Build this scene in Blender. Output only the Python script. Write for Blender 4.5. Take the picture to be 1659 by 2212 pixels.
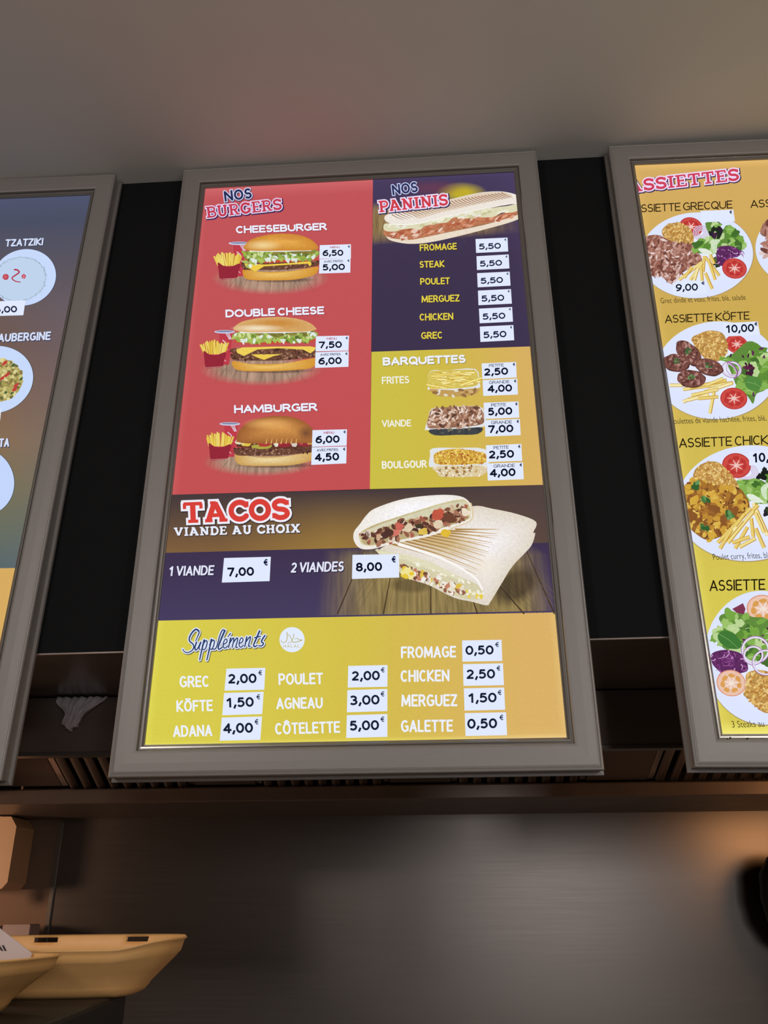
import bpy, bmesh, math, random
from mathutils import Vector, Matrix, Euler

for o in list(bpy.data.objects):
    bpy.data.objects.remove(o, do_unlink=True)
S = bpy.context.scene
COL = S.collection
R = random.Random(7)
BZ = 1.7612                     # height of the boards' lower edge above the floor

# ------------------------------------------------------------------ camera
CAM = Vector((0.44309, -1.168, -0.16116 + BZ))
CROT = Euler((2.00385, 0.00953, 0.06344), 'XYZ')
FPX, IW, IH = 1850.0, 1659.0, 2212.0
cd = bpy.data.cameras.new('camera')
cd.sensor_fit = 'VERTICAL'; cd.sensor_height = 36.0; cd.lens = 36.0 * FPX / IH
cd.clip_start = 0.02
co = bpy.data.objects.new('camera', cd); COL.objects.link(co)
co.location = CAM; co.rotation_euler = CROT
S.camera = co
CMAT = CROT.to_matrix()

# ------------------------------------------------------------------ world, lights, exposure
w = bpy.data.worlds.new('world'); S.world = w; w.use_nodes = True
w.node_tree.nodes['Background'].inputs[0].default_value = (0.55, 0.62, 0.75, 1)
w.node_tree.nodes['Background'].inputs[1].default_value = 0.25

def area(name, loc, rot, sx, sy, watts, col):
    l = bpy.data.lights.new(name, 'AREA'); l.shape = 'RECTANGLE'; l.size = sx; l.size_y = sy
    l.energy = watts; l.color = col
    o = bpy.data.objects.new(name, l); COL.objects.link(o); o.location = loc; o.rotation_euler = rot
    return o
def point(name, loc, watts, col, r=0.05):
    l = bpy.data.lights.new(name, 'POINT'); l.energy = watts; l.color = col; l.shadow_soft_size = r
    o = bpy.data.objects.new(name, l); COL.objects.link(o); o.location = loc
    return o
# daylight that enters through the street window behind the camera
area('daylight_window', (1.95, -4.9, 1.78), (math.radians(90), 0, 0), 1.25, 0.8, 27, (0.93, 0.96, 1.0))
# two unseen fill lights added to brighten the ceiling, a warm heat lamp of the grill at the right
point('ceiling_fill', (-0.7, -2.1, 2.42), 29, (1.0, 0.96, 0.93), 0.12)
point('ceiling_fill', (1.7, -2.1, 2.42), 29, (1.0, 0.96, 0.93), 0.12)
point('grill_heat_lamp', (1.47, 0.50, 1.81), 4.6, (1.0, 0.52, 0.22), 0.14)
point('kitchen_lamp', (-1.15, 0.42, 1.66), 17.0, (1.0, 0.66, 0.45), 0.08)

S.view_settings.view_transform = 'Standard'
S.view_settings.look = 'None'
S.view_settings.exposure = 0.0
S.view_settings.gamma = 1.0
S.view_settings.use_curve_mapping = False

# ------------------------------------------------------------------ measuring helpers
def ray(px, py):
    return CMAT @ Vector(((px - IW / 2) / FPX, -(py - IH / 2) / FPX, -1.0))
def at_y(px, py, Y):
    d = ray(px, py); return CAM + d * ((Y - CAM.y) / d.y)
def at_z(px, py, Z):
    d = ray(px, py); return CAM + d * ((Z - CAM.z) / d.z)

# ------------------------------------------------------------------ materials
def lin(c):
    c = c / 255.0
    return c / 12.92 if c <= 0.04045 else ((c + 0.055) / 1.055) ** 2.4
def srgb(c): return (lin(c[0]), lin(c[1]), lin(c[2]), c[3] if len(c) > 3 else 1.0)

MATS = {}
def new_mat(name):
    m = bpy.data.materials.new(name); m.use_nodes = True
    MATS[name] = m
    return m, m.node_tree.nodes, m.node_tree.links
def pbr(name, col, rough=0.5, metal=0.0, noise=0.0, scale=20.0, bump=0.0, stretch=None, rnoise=0.0, **kw):
    m, n, l = new_mat(name)
    b = n['Principled BSDF']
    b.inputs['Base Color'].default_value = srgb(col)
    b.inputs['Roughness'].default_value = rough
    b.inputs['Metallic'].default_value = metal
    for k, v in kw.items(): b.inputs[k].default_value = v
    if noise or bump or rnoise:
        tc = n.new('ShaderNodeTexCoord'); mp = n.new('ShaderNodeMapping')
        if stretch: mp.inputs['Scale'].default_value = stretch[0]; mp.inputs['Rotation'].default_value = stretch[1]
        nz = n.new('ShaderNodeTexNoise'); nz.inputs['Scale'].default_value = scale; nz.inputs['Detail'].default_value = 5
        l.new(tc.outputs['Object'], mp.inputs[0]); l.new(mp.outputs[0], nz.inputs['Vector'])
        if noise:
            mr = n.new('ShaderNodeMapRange'); mr.inputs[3].default_value = 1 - noise; mr.inputs[4].default_value = 1 + noise
            mx = n.new('ShaderNodeMix'); mx.data_type = 'RGBA'; mx.blend_type = 'MULTIPLY'; mx.inputs[0].default_value = 1
            mx.inputs[6].default_value = srgb(col)
            l.new(nz.outputs[0], mr.inputs[0]); l.new(mr.outputs[0], mx.inputs[7]); l.new(mx.outputs[2], b.inputs['Base Color'])
        if rnoise:
            m2 = n.new('ShaderNodeMapRange'); m2.inputs[3].default_value = max(0.02, rough - rnoise); m2.inputs[4].default_value = rough + rnoise
            l.new(nz.outputs[0], m2.inputs[0]); l.new(m2.outputs[0], b.inputs['Roughness'])
        if bump:
            bp = n.new('ShaderNodeBump'); bp.inputs['Strength'].default_value = bump; bp.inputs['Distance'].default_value = 0.002
            l.new(nz.outputs[0], bp.inputs['Height']); l.new(bp.outputs[0], b.inputs['Normal'])
    return m

def print_mat(name, kind='plain', amount=0.0, scale=300.0, vec=(1, 1, 1), alpha=False, sample=False):
    """ink on a back-lit film: the colour of every face comes from the colour attribute Col"""
    m, n, l = new_mat(name)
    n.remove(n['Principled BSDF'])
    out = n['Material Output']
    at = n.new('ShaderNodeAttribute'); at.attribute_name = 'Col'
    em = n.new('ShaderNodeEmission')
    src = at.outputs['Color']
    if amount:
        tc = n.new('ShaderNodeTexCoord'); mp = n.new('ShaderNodeMapping'); mp.inputs['Scale'].default_value = vec
        l.new(tc.outputs['Object'], mp.inputs[0])
        if kind == 'cell':
            t = n.new('ShaderNodeTexVoronoi'); t.inputs['Scale'].default_value = scale; o = t.outputs['Distance']; rng = (0.0, 0.7)
        else:
            t = n.new('ShaderNodeTexNoise'); t.inputs['Scale'].default_value = scale; t.inputs['Detail'].default_value = 4; o = t.outputs[0]; rng = (0.3, 0.7)
        l.new(mp.outputs[0], t.inputs['Vector'])
        mr = n.new('ShaderNodeMapRange'); mr.inputs[1].default_value, mr.inputs[2].default_value = rng
        mr.inputs[3].default_value = 1 + amount * 0.6; mr.inputs[4].default_value = 1 - amount
        l.new(o, mr.inputs[0])
        mx = n.new('ShaderNodeMix'); mx.data_type = 'RGBA'; mx.blend_type = 'MULTIPLY'; mx.inputs[0].default_value = 1
        l.new(src, mx.inputs[6]); l.new(mr.outputs[0], mx.inputs[7]); src = mx.outputs[2]
    l.new(src, em.inputs[0])
    if alpha:
        tr = n.new('ShaderNodeBsdfTransparent'); ms = n.new('ShaderNodeMixShader')
        l.new(at.outputs['Alpha'], ms.inputs[0]); l.new(tr.outputs[0], ms.inputs[1]); l.new(em.outputs[0], ms.inputs[2])
        l.new(ms.outputs[0], out.inputs[0])
    else:
        l.new(em.outputs[0], out.inputs[0])
    m.cycles.emission_sampling = 'FRONT_BACK' if sample else 'NONE'
    return m

print_mat('film', 'noise', 0.05, 900, sample=True)
print_mat('ink')
print_mat('ink_soft', 'noise', 0.09, 260)
print_mat('ink_grain', 'cell', 0.35, 420)
print_mat('ink_meat', 'noise', 0.45, 330, (1, 1, 2.2))
print_mat('ink_wood', 'noise', 0.38, 210, (1.0, 1, 0.10))
print_mat('ink_wood_fade', 'noise', 0.38, 210, (1.0, 1, 0.10), alpha=True)
print_mat('ink_fade', alpha=True)

pbr('ceiling_paint', (205, 201, 196), 0.85, noise=0.03, scale=3, bump=0.05)
pbr('frame_grey', (150, 143, 138), 0.5, 0.3, noise=0.03, scale=60)
pbr('insert_grey', (140, 134, 128), 0.25, 0.55)
pbr('black_panel', (8, 8, 9), 0.8, noise=0.2, scale=8, **{'Specular IOR Level': 0.25})
pbr('black_gloss', (78, 70, 64), 0.22, noise=0.3, scale=6, rnoise=0.06)
pbr('edge_metal', (122, 114, 106), 0.35, 0.8)
pbr('hood_steel', (118, 103, 95), 0.42, 0.55, noise=0.15, scale=12, rnoise=0.08)
pbr('filter_steel', (226, 204, 188), 0.25, 0.8, noise=0.1, scale=30)
pbr('dark_void', (8, 8, 8), 0.9)
pbr('wall_steel', (108, 99, 93), 0.33, 0.95, noise=0.06, scale=14.0, stretch=((0.5, 1, 16), (0, math.radians(-32), 0)), rnoise=0.025)
pbr('wall_paint', (126, 98, 78), 0.8, noise=0.06, scale=7)
pbr('shop_wall', (120, 112, 104), 0.9, noise=0.05, scale=4)
pbr('floor_tile', (158, 150, 142), 0.4, noise=0.12, scale=5)
pbr('black_case', (9, 8, 8), 0.6, noise=0.2, scale=14)
pbr('case_glass', (20, 24, 26), 0.08)
pbr('foam_yellow', (242, 186, 118), 0.45, noise=0.04, scale=120, bump=0.06, **{'Subsurface Weight': 0.15, 'Subsurface Radius': (0.01, 0.005, 0.002)})
pbr('card_white', (206, 192, 190), 0.7)
pbr('ink_black', (14, 12, 14), 0.6)
pbr('cream_plastic', (206, 166, 128), 0.4, noise=0.03, scale=9)
pbr('smoke_plastic', (96, 76, 70), 0.25)
pbr('carton_pale', (176, 152, 146), 0.7, noise=0.04, scale=30)
pbr('bag_film', (240, 226, 226), 0.25, noise=0.3, scale=70, bump=0.5, Alpha=0.5)
pbr('dirt', (30, 22, 16), 0.8)
pbr('pan_black', (14, 13, 12), 0.4)

# ------------------------------------------------------------------ object helpers
def mesh_obj(name, verts, faces, mat, parent=None, smooth=False, cols=None, slots=None, fmat=None):
    me = bpy.data.meshes.new(name); me.from_pydata(verts, [], faces)
    for s in (slots or [mat]): me.materials.append(MATS[s])
    if fmat: me.polygons.foreach_set('material_index', fmat)
    if smooth: me.polygons.foreach_set('use_smooth', [True] * len(me.polygons))
    if cols:
        ca = me.color_attributes.new('Col', 'FLOAT_COLOR', 'CORNER')
        flat = [c for f in cols for q in f for c in q]
        ca.data.foreach_set('color', flat)
    me.update()
    o = bpy.data.objects.new(name, me); COL.objects.link(o)
    if parent: o.parent = parent
    return o
def tag(o, label=None, cat=None, group=None, kind=None):
    if label: o['label'] = label
    if cat: o['category'] = cat
    if group: o['group'] = group
    if kind: o['kind'] = kind
    return o
def empty(name, loc=(0, 0, 0), rot=(0, 0, 0)):
    o = bpy.data.objects.new(name, None); o.empty_display_size = 0.05; COL.objects.link(o)
    o.location = loc; o.rotation_euler = rot
    return o
def box_data(x0, x1, y0, y1, z0, z1):
    v = [(x, y, z) for x in (x0, x1) for y in (y0, y1) for z in (z0, z1)]
    f = [(0, 1, 3, 2), (4, 6, 7, 5), (0, 4, 5, 1), (2, 3, 7, 6), (0, 2, 6, 4), (1, 5, 7, 3)]
    return v, f
def box(name, b, mat, parent=None, bevel=0.0, seg=2):
    v, f = box_data(*b)
    if not bevel: return mesh_obj(name, v, f, mat, parent)
    bm = bmesh.new(); vs = [bm.verts.new(p) for p in v]
    for q in f: bm.faces.new([vs[i] for i in q])
    bmesh.ops.bevel(bm, geom=bm.edges[:], offset=bevel, segments=seg, affect='EDGES', profile=0.5)
    bmesh.ops.recalc_face_normals(bm, faces=bm.faces[:])
    me = bpy.data.meshes.new(name); bm.to_mesh(me); bm.free(); me.materials.append(MATS[mat])
    o = bpy.data.objects.new(name, me); COL.objects.link(o)
    if parent: o.parent = parent
    return o
def prism_x(name, prof, x0, x1, mat, parent=None, smooth=False):
    """closed profile of (y,z) drawn out along x"""
    n = len(prof); v = [(x0, y, z) for y, z in prof] + [(x1, y, z) for y, z in prof]
    f = [(i, (i + 1) % n, n + (i + 1) % n, n + i) for i in range(n)] + [tuple(range(n))[::-1], tuple(range(n, 2 * n))]
    return mesh_obj(name, v, f, mat, parent, smooth)
def lathe(name, prof, mat, parent=None, n=40):
    v, f = [], []
    for r, z in prof:
        for k in range(n):
            a = 2 * math.pi * k / n; v.append((r * math.cos(a), r * math.sin(a), z))
    for i in range(len(prof) - 1):
        for k in range(n):
            f.append((i * n + k, i * n + (k + 1) % n, (i + 1) * n + (k + 1) % n, (i + 1) * n + k))
    f.append(tuple(range(n))[::-1]); f.append(tuple(range((len(prof) - 1) * n, len(prof) * n)))
    return mesh_obj(name, v, f, mat, parent, True)

# ================================================================== STRUCTURE
BH = 1.1046; CEIL = BZ + BH + 0.004
tag(box('ceiling', (-3.2, 4.0, -5.0, 1.25, CEIL, CEIL + 0.1), 'ceiling_paint'), 'plain white painted ceiling above the menu boards', kind='structure')
tag(box('floor', (-3.2, 4.0, -5.0, 1.25, -0.1, 0.0), 'floor_tile'), 'grey shop floor', kind='structure')
tag(box('wall_left', (-3.3, -3.2, -5.0, 1.25, 0, CEIL), 'shop_wall'), 'side wall of the shop', kind='structure')
tag(box('wall_right', (4.0, 4.1, -5.0, 1.25, 0, CEIL), 'shop_wall'), 'side wall of the shop', kind='structure')
# street wall with a window opening behind the camera
wr = empty('wall_street', (0, -5.05, 0)); tag(wr, 'street wall behind the customers with a wide window', kind='structure')
box('wall_panel', (-3.2, 1.32, 0, 0.1, 0, CEIL), 'shop_wall', wr)
box('wall_panel', (2.58, 4.0, 0, 0.1, 0, CEIL), 'shop_wall', wr)
box('wall_panel', (1.32, 2.58, 0, 0.1, 0, 1.38), 'shop_wall', wr)
box('wall_panel', (1.32, 2.58, 0, 0.1, 2.18, CEIL), 'shop_wall', wr)

# black bulkhead that carries the boards: front face, glossy underside, thin metal edging
SOF = BZ + 0.1825
bk = empty('trim_1', (0.4, 0.03, SOF)); tag(bk, 'black bulkhead panel behind the menu boards with glossy underside', kind='structure')
box('front_panel', (-3.5, 3.5, 0.0, 0.02, 0.001, CEIL - SOF), 'black_panel', bk)
box('soffit_panel', (-3.5, 3.5, 0.004, 0.42, 0.0, 0.02), 'black_gloss', bk)
box('metal_edging', (-3.5, 3.5, -0.0012, 0.004, -0.0012, 0.001), 'hood_steel', bk)

# kitchen side: everything turns by a small angle with the back wall
KY = math.radians(2.6)
KP = Vector((0.45, 0.33, BZ))
wb = empty('wall_back', (KP.x, KP.y, BZ), (0, 0, KY)); tag(wb, 'brushed stainless steel splashback wall with paler painted strip', kind='structure')
YB = 0.745                        # back wall behind the hood front
box('painted_wall', (-3.0, 2.6, YB + 0.012, YB + 0.06, -BZ, 1.1), 'wall_paint', wb)
box('steel_sheet', (-0.912, 2.6, YB, YB + 0.012, -BZ, 0.16), 'wall_steel', wb, 0.001, 1)
box('corner_strip', (-0.919, -0.910, YB - 0.004, YB + 0.012, -BZ, 0.04), 'edge_metal', wb)

# ================================================================== EXTRACTOR HOOD
hood = empty('extractor_hood', (KP.x, KP.y, BZ), (0, 0, KY))
tag(hood, 'stainless steel extractor hood with baffle filters behind the menu boards', 'extractor hood')
HX0, HX1 = -1.03, 2.3
box('front_panel', (HX0, HX1, 0.0, 0.012, 0.087, 0.18), 'hood_steel', hood)
prism_x('front_lip', [(-0.004, 0.086), (-0.004, 0.080), (0.02, 0.080), (0.02, 0.086)], HX0, HX1, 'edge_metal', hood)
YG = 0.43                         # depth of the gutter front
prism_x('gutter', [(YG, 0.080), (YG - 0.003, 0.077), (YG - 0.003, 0.052), (YG, 0.049), (YB, 0.047), (YB, 0.060), (YG + 0.012, 0.062), (YG + 0.012, 0.080)], HX0, HX1, 'hood_steel', hood)
prism_x('roof_panel', [(0.012, 0.17), (YB, 0.17), (YB, 0.178), (0.012, 0.178)], HX0, HX1, 'dark_void', hood)
box('end_panel', (HX0 - 0.012, HX0, 0.0, YB, 0.05, 0.18), 'hood_steel', hood)
# baffle filters lean from high in front down to the gutter, plain panels stand between them
SL = math.tan(math.radians(22))
FW, PER, FX = 0.288, 0.423, -0.8075
yt, yb_ = 0.06, YG + 0.004
zb = 0.087
zt = zb + SL * (yb_ - yt)
def slat_data():
    prof = []
    for k in range(9):
        a = math.pi * k / 8
        prof.append((-0.0095 * math.cos(a), -0.007 * math.sin(a)))
    v, f = [], []
    ns = len(prof)
    for (y, z) in ((yt, zt), (yb_, zb)):
        for (dx, dz) in prof: v.append((dx, y, z + dz))
        for (dx, dz) in reversed(prof): v.append((dx * 0.86, y, z + dz * 0.8 + 0.0012))
    n2 = 2 * ns
    for i in range(n2): f.append((i, (i + 1) % n2, n2 + (i + 1) % n2, n2 + i))
    f.append(tuple(range(n2))[::-1]); f.append(tuple(range(n2, 2 * n2)))
    return v, f
slat_me = None
for fi in range(6):
    fx = FX + PER * fi
    if fi == 5: continue
    # each filter: a thin frame border at both sides, dark core behind, nine slats
    flt = mesh_obj('baffle_filter', *(lambda x0, x1: ([(x0, yt, zt + 0.014), (x1, yt, zt + 0.014), (x1, yb_, zb + 0.014), (x0, yb_, zb + 0.014),
                                                      (x0, yt, zt + 0.02), (x1, yt, zt + 0.02), (x1, yb_, zb + 0.02), (x0, yb_, zb + 0.02)],
                                                     [(0, 1, 2, 3), (7, 6, 5, 4), (0, 4, 5, 1), (1, 5, 6, 2), (2, 6, 7, 3), (3, 7, 4, 0)]))(fx, fx + FW), 'dark_void', hood)
    for k in range(9):
        x = fx + 0.026 + k * (FW - 0.052) / 8
        if slat_me is None:
            v, f = slat_data(); s0 = mesh_obj('slat', v, f, 'filter_steel', flt, True); slat_me = s0.data; s0.location = (x, 0, 0)
        else:
            s = bpy.data.objects.new('slat', slat_me); COL.objects.link(s); s.parent = flt; s.location = (x, 0, 0)
    for x0 in (fx, fx + FW - 0.012):
        mesh_obj('filter_border', [(x0, yt, zt), (x0 + 0.012, yt, zt), (x0 + 0.012, yb_, zb), (x0, yb_, zb),
                                   (x0, yt, zt + 0.015), (x0 + 0.012, yt, zt + 0.015), (x0 + 0.012, yb_, zb + 0.015), (x0, yb_, zb + 0.015)],
                 [(3, 2, 1, 0), (4, 5, 6, 7), (0, 1, 5, 4), (1, 2, 6, 5), (2, 3, 7, 6), (3, 0, 4, 7)], 'filter_steel', flt)
    x0, x1 = fx + FW + 0.002, fx + PER - 0.002
    mesh_obj('blank_panel', [(x0, yt, zt - .002), (x1, yt, zt - .002), (x1, yb_, zb - .002), (x0, yb_, zb - .002),
                             (x0, yt, zt + 0.015), (x1, yt, zt + 0.015), (x1, yb_, zb + 0.015), (x0, yb_, zb + 0.015)],
             [(3, 2, 1, 0), (4, 5, 6, 7), (0, 1, 5, 4), (1, 2, 6, 5), (2, 3, 7, 6), (3, 0, 4, 7)], 'hood_steel', hood)
mesh_obj('blank_panel', [(HX0, yt, zt), (FX - .002, yt, zt), (FX - .002, yb_, zb), (HX0, yb_, zb),
                         (HX0, yt, zt + 0.015), (FX - .002, yt, zt + 0.015), (FX - .002, yb_, zb + 0.015), (HX0, yb_, zb + 0.015)],
         [(3, 2, 1, 0), (4, 5, 6, 7), (0, 1, 5, 4), (1, 2, 6, 5), (2, 3, 7, 6), (3, 0, 4, 7)], 'hood_steel', hood)

# ================================================================== PRINT ENGINE
YP = 0.0085                      # depth of the back-lit film behind the frame face
STEP = 6e-6
class Board:
    def __init__(s, root): s.root = root; s.inv = (Matrix.Translation(root.location) @ root.rotation_euler.to_matrix().to_4x4()).inverted()
    def loc(s, px, py, y):
        p = s.inv @ at_y(px, py, y); return (p.x, p.z)

class Art:
    """flat printed artwork: coloured polygons measured on the photograph and laid on the film plane"""
    def __init__(s, board, lift=0.0004, ox=0, oy=0, sc=1.0):
        s.b = board; s.y = YP - lift; s.n = 0
        s.ox, s.oy, s.sc = ox, oy, sc
        s.v, s.f, s.c, s.m, s.slots = [], [], [], [], []
    def at(s, ox, oy, sc): s.ox, s.oy, s.sc = ox, oy, sc; return s
    def T(s, p): return s.b.loc(s.ox + p[0] / s.sc, s.oy + p[1] / s.sc, s.y)
    def _slot(s, m):
        if m not in s.slots: s.slots.append(m)
        return s.slots.index(m)
    def face(s, pts, cols, mat='ink', level=None, raw=False):
        y = s.y - (s.n if level is None else level) * STEP
        q = pts if raw else [s.T(p) for p in pts]
        i = len(s.v); s.v += [(a, y, b) for a, b in q]
        s.f.append(tuple(range(i, i + len(q)))); s.m.append(s._slot(mat))
        s.c.append([srgb(c) for c in cols] if isinstance(cols, list) else [srgb(cols)] * len(q))
    def poly(s, pts, col, mat='ink'): s.n += 1; s.face(pts, col, mat)
    def smooth(s, pts, col, mat='ink', k=5): s.poly(catmull(pts, k, True), col, mat)
    def fan(s, pts, ctr, ccol, ecol, mat='ink_soft', k=5):
        s.n += 1
        P = catmull(pts, k, True) if k else pts
        for i in range(len(P)):
            s.face([ctr, P[i], P[(i + 1) % len(P)]], [ccol, ecol, ecol], mat)
    def ring(s, cx, cy, rx, ry, w, col, rot=0, n=28, mat='ink'):
        s.n += 1
        a = ell(cx, cy, rx, ry, rot, n); b = ell(cx, cy, rx - w, ry - w, rot, n)
        for i in range(n):
            j = (i + 1) % n; s.face([a[i], a[j], b[j], b[i]], col, mat)
    def ellipse(s, cx, cy, rx, ry, col, rot=0, n=40, mat='ink'): s.poly(ell(cx, cy, rx, ry, rot, n), col, mat)
    def glow(s, cx, cy, rx, ry, col, mat='ink_fade', rot=0, a=1.0, n=32, core=0.55):
        s.n += 1
        E = ell(cx, cy, rx, ry, rot, n); I = ell(cx, cy, rx * core, ry * core, rot, n)
        c1 = tuple(col) + (a,); c0 = tuple(col) + (0.0,)
        s.face(I, c1, mat)
        for i in range(n):
            j = (i + 1) % n; s.face([I[i], I[j], E[j], E[i]], [c1, c1, c0, c0], mat)
    def blob(s, cx, cy, rx, ry, col, rot=0, n=14, jit=0.15, mat='ink_soft'):
        P = []
        for k in range(n):
            a = 2 * math.pi * k / n; q = 1 + R.uniform(-jit, jit)
            x, y = rx * q * math.cos(a), ry * q * math.sin(a)
            P.append((cx + x * math.cos(rot) - y * math.sin(rot), cy + x * math.sin(rot) + y * math.cos(rot)))
        s.poly(catmull(P, 2, True), col, mat)
    def stroke(s, pts, w, col, w2=None, mat='ink', k=0, cap=True, level=None):
        P = catmull(pts, k, False) if k else pts
        if level is None: s.n += 1
        lv = s.n if level is None else level
        w2 = w if w2 is None else w2
        N = len(P) - 1
        for i in range(N):
            wa = (w + (w2 - w) * i / N) / 2; wb_ = (w + (w2 - w) * (i + 1) / N) / 2
            a, b = P[i], P[i + 1]; dx, dy = b[0] - a[0], b[1] - a[1]; L = math.hypot(dx, dy) or 1e-6
            nx, ny = -dy / L, dx / L
            s.face([(a[0] + nx * wa, a[1] + ny * wa), (b[0] + nx * wb_, b[1] + ny * wb_), (b[0] - nx * wb_, b[1] - ny * wb_), (a[0] - nx * wa, a[1] - ny * wa)], col, mat, lv)
            if cap and i > 0: s.face(ell(a[0], a[1], wa, wa, 0, 10), col, mat, lv)
        if cap:
            s.face(ell(P[0][0], P[0][1], w / 2, w / 2, 0, 10), col, mat, lv); s.face(ell(P[-1][0], P[-1][1], w2 / 2, w2 / 2, 0, 10), col, mat, lv)
    def scatter(s, region, n, size, cols, asp=2.0, rot=None, mat='ink', jit=0.25, sides=7):
        xs = [p[0] for p in region]; ys = [p[1] for p in region]
        base = s.n + 1; s.n += 50; k = 0; tries = 0
        while k < n and tries < n * 12:
            tries += 1
            x, y = R.uniform(min(xs), max(xs)), R.uniform(min(ys), max(ys))
            if not inside(x, y, region): continue
            r = R.uniform(0, math.pi) if rot is None else rot + R.uniform(-0.5, 0.5)
            a = size * R.uniform(0.7, 1.3); b = a / asp
            P = []
            for q in range(sides):
                t = 2 * math.pi * q / sides; e = 1 + R.uniform(-jit, jit)
                u, v = a * e * math.cos(t), b * e * math.sin(t)
                P.append((x + u * math.cos(r) - v * math.sin(r), y + u * math.sin(r) + v * math.cos(r)))
            s.face(P, R.choice(cols), mat, base + (k * 7 + R.randrange(3)) % 50); k += 1
    def grid(s, quad, nx, ny, fn, mat='film', us=None, vs=None):
        """quad TL,TR,BR,BL in photo pixels, coloured by fn(u,v)"""
        s.n += 1
        a, b, c, d = quad
        us = us or [i / nx for i in range(nx + 1)]; vs = vs or [i / ny for i in range(ny + 1)]
        P = lambda u, v: tuple((a[k] * (1 - u) + b[k] * u) * (1 - v) + (d[k] * (1 - u) + c[k] * u) * v for k in (0, 1))
        for i in range(len(us) - 1):
            for j in range(len(vs) - 1):
                q = [(us[i], vs[j]), (us[i + 1], vs[j]), (us[i + 1], vs[j + 1]), (us[i], vs[j + 1])]
                s.face([P(*x) for x in q], [fn(*x) for x in q], mat)
    def build(s, name, parent, label=None):
        o = mesh_obj(name, s.v, s.f, None, parent, cols=s.c, slots=s.slots, fmat=s.m)
        if label: o['label'] = label
        return o
def ell(cx, cy, rx, ry, rot, n):
    c, si = math.cos(rot), math.sin(rot)
    return [(cx + rx * math.cos(t) * c - ry * math.sin(t) * si, cy + rx * math.cos(t) * si + ry * math.sin(t) * c) for t in (2 * math.pi * k / n for k in range(n))]
def inside(x, y, P):
    r = False; j = len(P) - 1
    for i in range(len(P)):
        if (P[i][1] > y) != (P[j][1] > y) and x < (P[j][0] - P[i][0]) * (y - P[i][1]) / (P[j][1] - P[i][1]) + P[i][0]: r = not r
        j = i
    return r
def catmull(P, k, closed):
    n = len(P); out = []
    for i in range(n if closed else n - 1):
        p0 = P[(i - 1) % n] if closed or i > 0 else P[i]
        p1 = P[i]; p2 = P[(i + 1) % n]
        p3 = P[(i + 2) % n] if closed or i < n - 2 else P[i + 1]
        for j in range(k):
            t = j / k; q = []
            for a in (0, 1):
                q.append(0.5 * (2 * p1[a] + (p2[a] - p0[a]) * t + (2 * p0[a] - 5 * p1[a] + 4 * p2[a] - p3[a]) * t * t + (3 * p1[a] - p0[a] - 3 * p2[a] + p3[a]) * t ** 3))
            out.append(tuple(q))
    if not closed: out.append(tuple(P[-1]))
    return out
def lerp(a, b, t): return tuple(a[k] + (b[k] - a[k]) * t for k in range(3))

# ---- lettering: glyph outlines of the built-in font, fitted to measured baselines
GC = {}
def glyphs(text, off):
    key = (text, off)
    if key not in GC:
        cu = bpy.data.curves.new('lettering', 'FONT'); cu.body = text; cu.offset = off; cu.resolution_u = 4; cu.fill_mode = 'FRONT'
        ob = bpy.data.objects.new('lettering', cu)
        me = bpy.data.meshes.new_from_object(ob)
        GC[key] = ([tuple(v.co[:2]) for v in me.vertices], [tuple(p.vertices) for p in me.polygons])
        bpy.data.objects.remove(ob); bpy.data.curves.remove(cu); bpy.data.meshes.remove(me)
    return GC[key]
CAPH = max(p[1] for p in glyphs('H', 0.0)[0])
def text(art, body, p0, p1, h, col, off=0.0, outl=None, shear=0.0, shadow=None):
    """baseline p0..p1 and capital height h in the art's crop pixels; outl=[(offset,colour),...] drawn beneath"""
    P0 = Vector(art.T(p0)); P1 = Vector(art.T(p1)); mid = ((p0[0] + p1[0]) / 2, (p0[1] + p1[1]) / 2)
    H = abs(Vector(art.T((mid[0], mid[1] - h))).y - Vector(art.T(mid)).y)
    U = P1 - P0; W = U.length; U.normalize(); N = Vector((-U.y, U.x))
    v0, f0 = glyphs(body, off)
    x0, x1 = min(p[0] for p in v0), max(p[0] for p in v0)
    sx, sy = W / (x1 - x0), H / (CAPH + 2 * off)
    if shear: sx = (W - shear * H) / (x1 - x0)
    layers = list(outl or []) + [(off, col, (0, 0))]
    for L in layers:
        o_, c_ = L[0], L[1]; d = L[2] if len(L) > 2 else (0, 0)
        v, f = glyphs(body, o_)
        art.n += 1
        for q in f:
            pts = []
            for i in q:
                x, z = v[i]
                a = P0 + U * ((x - x0 + d[0]) * sx + shear * (z * sy)) + N * ((z + off + d[1]) * sy)
                pts.append((a.x, a.y))
            art.face(pts, c_, 'ink', None, True)

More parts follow.
